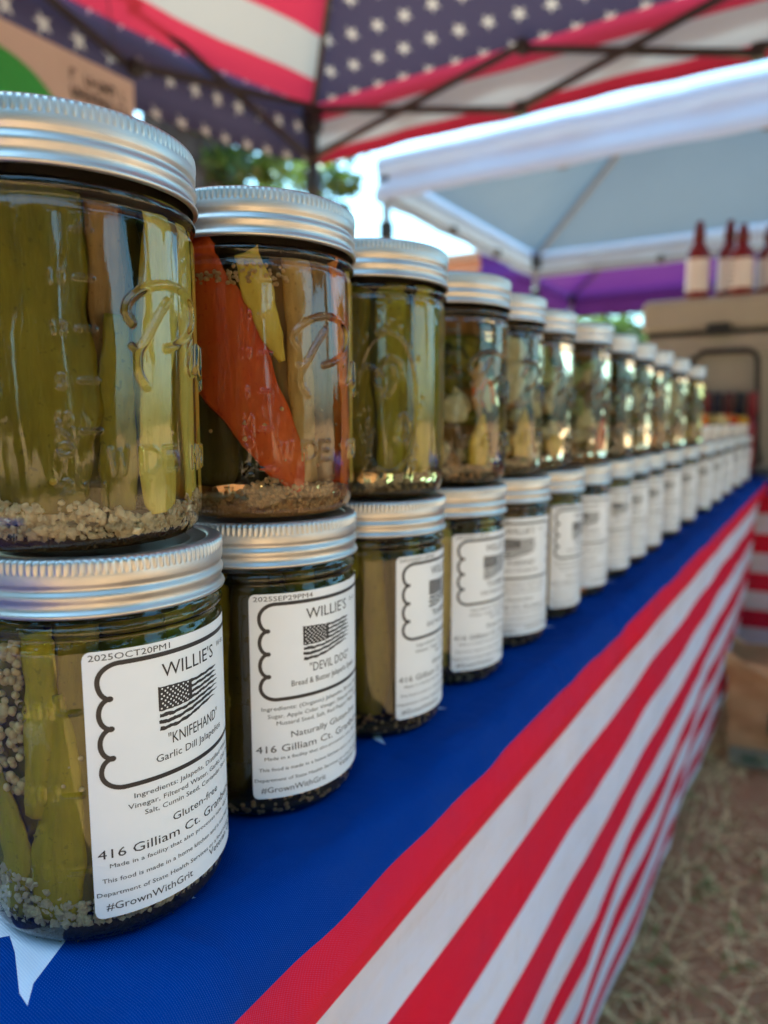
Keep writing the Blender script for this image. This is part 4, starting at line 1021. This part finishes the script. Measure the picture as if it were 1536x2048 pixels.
veg_jar(LX, .868, 'grey', 109, ['olive', 'brown', 'pale', 'amber'], 'seedmix', None, [(30, 34, 70, 12, 'pale', 'd'), (5, 34, 40, 10, 'palegreen', 'd')], 'upper jar of mixed pale pieces just before the orange bottomed jar')
veg_jar(LX, .975, 'clear', 106, ['brown', 'amber', 'purple', 'olive'], 'seedmix', None, [(-10, 33, 14, 15, 'red', 'd'), (20, 33, 16, 13, 'orange', 'd')], 'upper jar with orange red pieces filling its bottom')
veg_jar(LX, 1.105, 'clear', 107, ['olive', 'pale', 'brown', 'pale'], 'seedmix', None, [(20, 34, 84, 14, 'pale', 'd'), (28, 34, 62, 14, 'pale', 'd'), (0, 34, 46, 10, 'yellow', 'd')], 'upper jar with two big cream rounds stacked against the glass')
veg_jar(LX, 1.262, 'olive', 108, ['olive', 'lime', 'olive'], 'seedmix', None, [], 'farthest upper jar, filled evenly with olive green pieces')

# --- lower jars
def off(px_arc): return px_arc
j = jar(LX, .156, T_, 0, 'olive', G_LO, 'lower jar labelled KNIFEHAND, nearest on the table, whole peppers and pale seeds', 'knife', -6.2, GL_)
for k, (a, rd, z0, L, w_, t_, m, ti, le) in enumerate([
    (-10, 29, 12, 92, 18, 7, 'olive', 2, 0), (-62, 30, 40, 66, 22, 8, 'olive', -4, 0), (-38, 26, 12, 90, 22, 7, 'darkolive', 0, 0),
    (14, 30, 14, 90, 24, 8, 'olive', 0, 0), (40, 30, 14, 90, 24, 8, 'lime', 0, 0), (68, 30, 14, 90, 24, 8, 'olive', 0, 0), (-10, 8, 12, 94, 50, 10, 'darkolive', 0, 0), (100, 28, 12, 92, 28, 8, 'olive', 0, 0), (140, 28, 12, 92, 28, 8, 'olive', 0, 0), (180, 28, 12, 92, 28, 8, 'olive', 0, 0), (-95, 30, 12, 92, 26, 8, 'olive', 0, 0), (-140, 28, 12, 92, 28, 8, 'olive', 0, 0)]):
    sp(j, a, rd, z0, L, w_, t_, m, ti, le, .001, k+70)
slab(j, [(-30, 103, 9), (-31, 50, 10), (-30, 12, 8)], 'olive', 33.5, 4, 35); slab(j, [(-46, 103, 10), (-47, 50, 10), (-46, 12, 8)], 'lime', 34, 4, 36)
slab(j, [(-21, 103, 5.5), (-20, 85, 6), (-22, 62, 5.5), (-25, 44, 3.5)], 'bright2', 39.3, 5, 31); slab(j, [(-44, 60, 4), (-38, 46, 6), (-33, 28, 7), (-38, 10, 6)], 'bright2', 39, 5, 32)
slab(j, [(-15, 84, 2), (-14, 70, 4.5), (-15, 50, 7.5), (-18, 28, 9.5), (-20, 10, 9)], 'bright2', 39.2, 5, 33); slab(j, [(-8, 104, 7), (-7, 60, 8), (-6, 12, 7)], 'olive', 37.6, 4, 34)
pile(j, 'minced_garlic', 'garlic', 2400, 8, 23, 1.25, 23, rmin=33); pile(j, 'herb_flakes', 'herb', 2600, 1.2, 12, 1.2, 24, base='stick', rmin=32)
pile(j, 'pepper_seeds', 'seedw', 95, 50, 101, 1.75, 28, base='ball', amin=-56, amax=-39, rmin=34, rmax=38)
pile(j, 'pepper_seeds', 'seedw', 5, 36, 80, 1.0, 29, base='ball', amin=-22, amax=-2, rmin=38.4, rmax=39.2)
def low_jar(x, y, glass, lab, laboff, seed, pal, seedm, label_, side=None):
    j = jar(x, y, T_, 0, glass, G_LO, label_, lab, laboff, GL_)
    r = random.Random(seed)
    for k in range(9):
        a = -76+k*19; sp(j, a, 31+r.uniform(-1, 2), 11, 94, r.uniform(15, 21), 7, pal[k % len(pal)], r.uniform(-5, 5), 0, .001, seed+k)
    sp(j, 0, 8, 12, 94, 46, 9, 'darkolive', 0, 0, .001, seed+77)
    for a in (120, 160, 200, 240): sp(j, a, 28, 12, 94, 28, 8, pal[0], 0, 0, .001, seed+a)
    if side: sp(j, side[0], 33, side[1], side[2], 24, 7, side[3], 3, 0, .001, seed+99)
    pile(j, 'seeds', seedm, 520, 3, 13, 1.15, seed, base='ball' if seedm == 'mustard' else 'chunk', rmin=24)
    return j
low_jar(LX, .242, 'olive', 'devil', -6.1, 201, ['darkolive', 'darkolive', 'olive'], 'mustard', 'lower jar labelled DEVIL DOG with brown mustard seed and a red strip', (-62, 12, 88, 'red'))
low_jar(LX, .331, 'olive', 'flash', 14.0, 202, ['olive', 'darkolive', 'lime', 'darkolive'], 'mustard', 'lower jar whose label is turned away, upright olive spears left of it')
low_jar(LX, .420, 'olive', 'flash', 6.7, 203, ['olive', 'bright', 'darkolive'], 'seedmix', 'lower jar with scalloped label border facing out, yellow green pieces beside it')
low_jar(LX, .508, 'grey', 'knife', -15, 204, ['darkolive', 'brown'], 'mustard', 'lower jar fully covered by its label, brown seeds showing below')
low_jar(LX, .598, 'olive', 'devil', 14.4, 205, ['olive', 'lime'], 'seedmix', 'lower jar with green brine under a label turned to the right')
low_jar(LX, .687, 'grey', 'knife', -13, 206, ['darkolive', 'orange', 'darkolive'], 'seedmix', 'lower jar with an orange red bit below its label', (20, 3, 60, 'orange'))
low_jar(LX, .782, 'olive', 'devil', -1, 207, ['olive', 'lime'], 'seedmix', 'lower jar with yellowish brine under a label showing its flag at right')
low_jar(LX, .868, 'clear', 'knife', -8, 208, ['brown', 'darkolive'], 'mustard', 'lower jar with brown seeds under the label, below the jar of mixed pale pieces')
low_jar(LX, .958, 'grey', 'flash', -3, 209, ['brown', 'darkolive'], 'mustard', 'lower jar standing under the jar with orange red pieces')
ys = [1.095, 1.244, 1.426, 1.577, 1.761, 1.989, 2.190]
names = ['lower jar standing under the cream round jar', 'lower jar under the farthest upper jar', 'blurred lower jar just past the upper row, orange bits on its lid', 'blurred far lower jar with green bits on its lid',
         'blurred far lower jar with cream bits on its lid', 'blurred far lower jar with red bits on its lid', 'last lower jar by the corner where the two tables meet']
for k, (y, nm) in enumerate(zip(ys, names)):
    low_jar(LX, y, ('grey', 'clear', 'olive')[k % 3], ('knife', 'devil', 'flash')[k % 3], -12+4*(k % 4), 210+k, [['darkolive', 'brown'], ['olive', 'lime'], ['brown', 'pale']][k % 3], 'seedmix', nm)

# colourful packets lying on the far lids
def packets():
    cols = [('orange', 'orange'), ('olive', 'green'), ('pale', 'cream'), ('red', 'red'), ('yellow', 'yellow')]
    for k, (m, c) in enumerate(cols):
        y = [1.426, 1.577, 1.761, 1.989, 2.190][k]
        root = empty('vegetable_tub', (LX, y, T_+.1264), 0, f'small clear tub of {c} vegetable bits on a far jar lid', 'tub', 'clear tubs on the far lids')
        V, Fc = lathe([(.0, 0), (.028, 0), (.030, .002), (.033, .030), (.0335, .032), (.032, .032), (.029, .003), (0, .003)], 32); mesh('tub_wall', V, Fc, simple('clear_plastic_%s' % c, (.75, .75, .74), .25, 0, (.7, .7, .7)), root, True)
        r = np.random.default_rng(k); n = 70; a = r.uniform(0, 6.28, n); q = np.sqrt(r.uniform(0, 1, n))*.027
        P = np.stack([q*np.cos(a), q*np.sin(a), r.uniform(.008, .052, n)], 1); V, Fc = scatter(P, r.uniform(.004, .008, (n, 3)), ICO_V, ICO_F, .3, k)
        tag(mesh('vegetable_bits', V, Fc, F_[m], root), kind='stuff')
packets()

# ------------------------------------------------------------------ cooler, bottles, bag
TAN = simple('tan_rotomoulded_plastic', (.42, .41, .34), .55, 0, (.39, .38, .315), 14, .15, .002)
def cooler():
    zb = TOPZ; root = empty('cooler', (.02, 2.74, zb), 0, 'large tan hard cooler with black bail handle on the crosswise table', 'cooler')
    W, D, Hb = 1.14, .46, .445
    V, Fc = box(W-.02, D-.02, Hb, (0, 0, Hb/2), .02); mesh('cooler_body', V, Fc, TAN, root, False)
    V, Fc = box(W, D, .105, (0, 0, Hb+.012+.0525), .022); lid = mesh('cooler_lid', V, Fc, TAN, root, False)
    V, Fc = box(W-.03, D-.03, .012, (0, 0, Hb+.006)); mesh('gasket', V, Fc, PLASTIC, root)
    V, Fc = box(W-.10, .012, .03, (0, -D/2+.006, Hb-.055), .005); mesh('moulded_rib', V, Fc, TAN, root)
    for x in (-.33, .25):
        V, Fc = box(.07, .018, .035, (x, -D/2-.006, Hb+.012), .005); l = mesh('latch', V, Fc, PLASTIC, root)
    pts = [(-.40, -D/2-.016, .365), (-.37, -D/2-.016, .385), (-.24, -D/2-.016, .385), (-.225, -D/2-.016, .378), (-.215, -D/2-.016, .36), (-.20, -D/2-.018, .10), (-.19, -D/2-.018, .045), (-.205, -D/2-.018, .03), (-.38, -D/2-.018, .03), (-.40, -D/2-.018, .05), (-.40, -D/2-.016, .365)]
    mesh('bail_handle', *tube(pts, .0085, 10), PLASTIC, root, True)
    return root
cooler()
BTL = simple('dark_red_sauce', (.20, .010, .014), .12, 0, (.15, .008, .011), 30, spec=.6); CAPM = simple('maroon_cap', (.13, .010, .018), .4, 0, (.10, .008, .014), 30)
BLAB = simple('bottle_label_paper', (.82, .82, .84), .6, 0, (.76, .76, .78), 12)
def bottle(x, y, z, h, s, label, tilt=0):
    root = empty('sauce_bottle', (x, y, z), random.uniform(0, 6), label, 'bottle', 'sauce bottles on the cooler')
    r = .031*s
    V, Fc = lathe([(0, 0), (r*.9, 0), (r, .004), (r, h*.56), (r*.96, h*.60), (r*.6, h*.69), (r*.45, h*.73), (r*.45, h*.80), (0, h*.80)], 40); mesh('bottle_body', V, Fc, BTL, root, True)
    V, Fc = lathe([(r*.5, h*.76), (r*.52, h*.76), (r*.52, h*.86), (r*.42, h*.90), (r*.30, h*.985), (r*.22, h), (0, h)], 28); mesh('cap', V, Fc, CAPM, root, True)
    V, Fc = lathe([(r*1.012, h*.09), (r*1.012, h*.50)], 40); lb = mesh('label', V, Fc, BLAB, root, True)
    parts = []
    for k in range(5): parts.append(box(.0006, .026-.004*(k % 2), .003, (r*1.016, 0, h*(.16+.07*k))))
    mesh('printing', *join(parts), INK, lb)
ct = TOPZ+.445+.012+.105
for (x, y, h, s, l) in [(-.390, 2.56, .245, .95, 'leftmost red sauce bottle standing alone on the cooler lid'), (-.305, 2.60, .245, .9, 'taller dark bottle of the overlapping pair on the cooler'), (-.262, 2.55, .215, 1.0, 'shorter bottle in front of the overlapping pair, white label'),
                     (-.190, 2.60, .215, .95, 'bottle just right of the overlapping pair on the cooler'), (-.150, 2.545, .225, 1.0, 'bottle at the picture edge on the cooler lid')]:
    bottle(x, y, ct, h, s*1.18, l)
# slim bottles between the last jars and the cooler
for k in range(6):
    c = ['dark red', 'wine red', 'navy blue', 'maroon', 'blue black', 'bright red'][k]; x = -.365+.033*k
    root = empty('slim_bottle', (x, 2.475-.004*(k % 2), TOPZ+.001), 0, f'slim {c} bottle in the short row before the cooler', 'bottle', 'slim bottles before the cooler')
    col = [(.16, .01, .02), (.22, .008, .02), (.012, .02, .06), (.10, .01, .02), (.015, .02, .045), (.28, .012, .03)][k]
    V, Fc = lathe([(0, 0), (.013, 0), (.0145, .002), (.0145, .15), (.012, .165), (.0075, .175), (.0075, .19), (0, .19)], 24); mesh('bottle_body', V, Fc, simple('slim_glass', col, .3), root, True)
    V, Fc = lathe([(.0084, .185), (.0135, .188), (.0135, .252), (.0125, .255), (0, .255)], 20); mesh('cap', V, Fc, simple('slim_cap', tuple(c_*.8 for c_ in col), .45), root, True)

def paper_bag():
    root = empty('paper_bag', (-.035, 2.10, 0), R(6), 'brown paper bag with green print standing on the soil by the cross table', 'bag')
    W, D, Hh = .29, .17, .315; th = .0012
    V, Fc = [], []
    n = 14
    def ring(z, k, ins=0):
        out = []
        c = [(-W/2+ins, -D/2+ins), (W/2-ins, -D/2+ins), (W/2-ins, D/2-ins), (-W/2+ins, D/2-ins)]
        for i in range(4):
            a, b = c[i], c[(i+1) % 4]
            for j_ in range(n):
                q = j_/n; x = a[0]+(b[0]-a[0])*q; y = a[1]+(b[1]-a[1])*q
                dz = 0
                if k == 10:                                      # sagging open rim
                    dz = -.07*math.sin(math.pi*q) if i in (0, 2) else -.02*math.sin(math.pi*q)
                f = .004*math.sin(z*60+q*12+i); fl = .02*(k/10.)**3
                x += math.copysign(fl, x)*abs(x)/(W/2)+f*(1 if i % 2 else 0); y += math.copysign(fl, y)*abs(y)/(D/2)+f*(0 if i % 2 else 1)
                out.append((x, y, z+dz))
        return out
    m_ = 4*n
    for k in range(11): V += ring(.003+Hh*k/10, k)
    for k in range(10, -1, -1): V += ring(.006+Hh*k/10, k, .003)
    for k in range(21):
        for j_ in range(m_): j2 = (j_+1) % m_; Fc.append((k*m_+j_, k*m_+j2, (k+1)*m_+j2, (k+1)*m_+j_))
    Fc.append(tuple(range(m_-1, -1, -1)))
    kraft = simple('kraft_paper', (.62, .36, .18), .85, 0, (.52, .30, .145), 14, .3, .004)
    mesh('bag_wall', V, Fc, kraft, root, False)
    y = -D/2-.0065
    V, Fc = box(W-.012, .001, .052, (0, y, .034)); mesh('pale_band', V, Fc, simple('pale_print', (.30, .28, .22), .8), root)
    V, Fc = box(W-.05, .001, .012, (.01, y-.0012, .032)); mesh('green_line', V, Fc, simple('green_ink', (.08, .16, .09), .8), root)
    parts = []
    for k in range(4): parts.append(box(.013, .001, .055, (-.045+.035*k, y-.003, .135)))
    mesh('green_print', *join(parts), simple('dark_green_ink', (.01, .085, .045), .8), root)
    parts = [box(.014, .001, .05, (-.028+.035*k, y-.003, .132)) for k in range(4)]
    mesh('yellow_print', *join(parts), simple('yellow_ink', (.42, .30, .08), .8), root)
paper_bag()
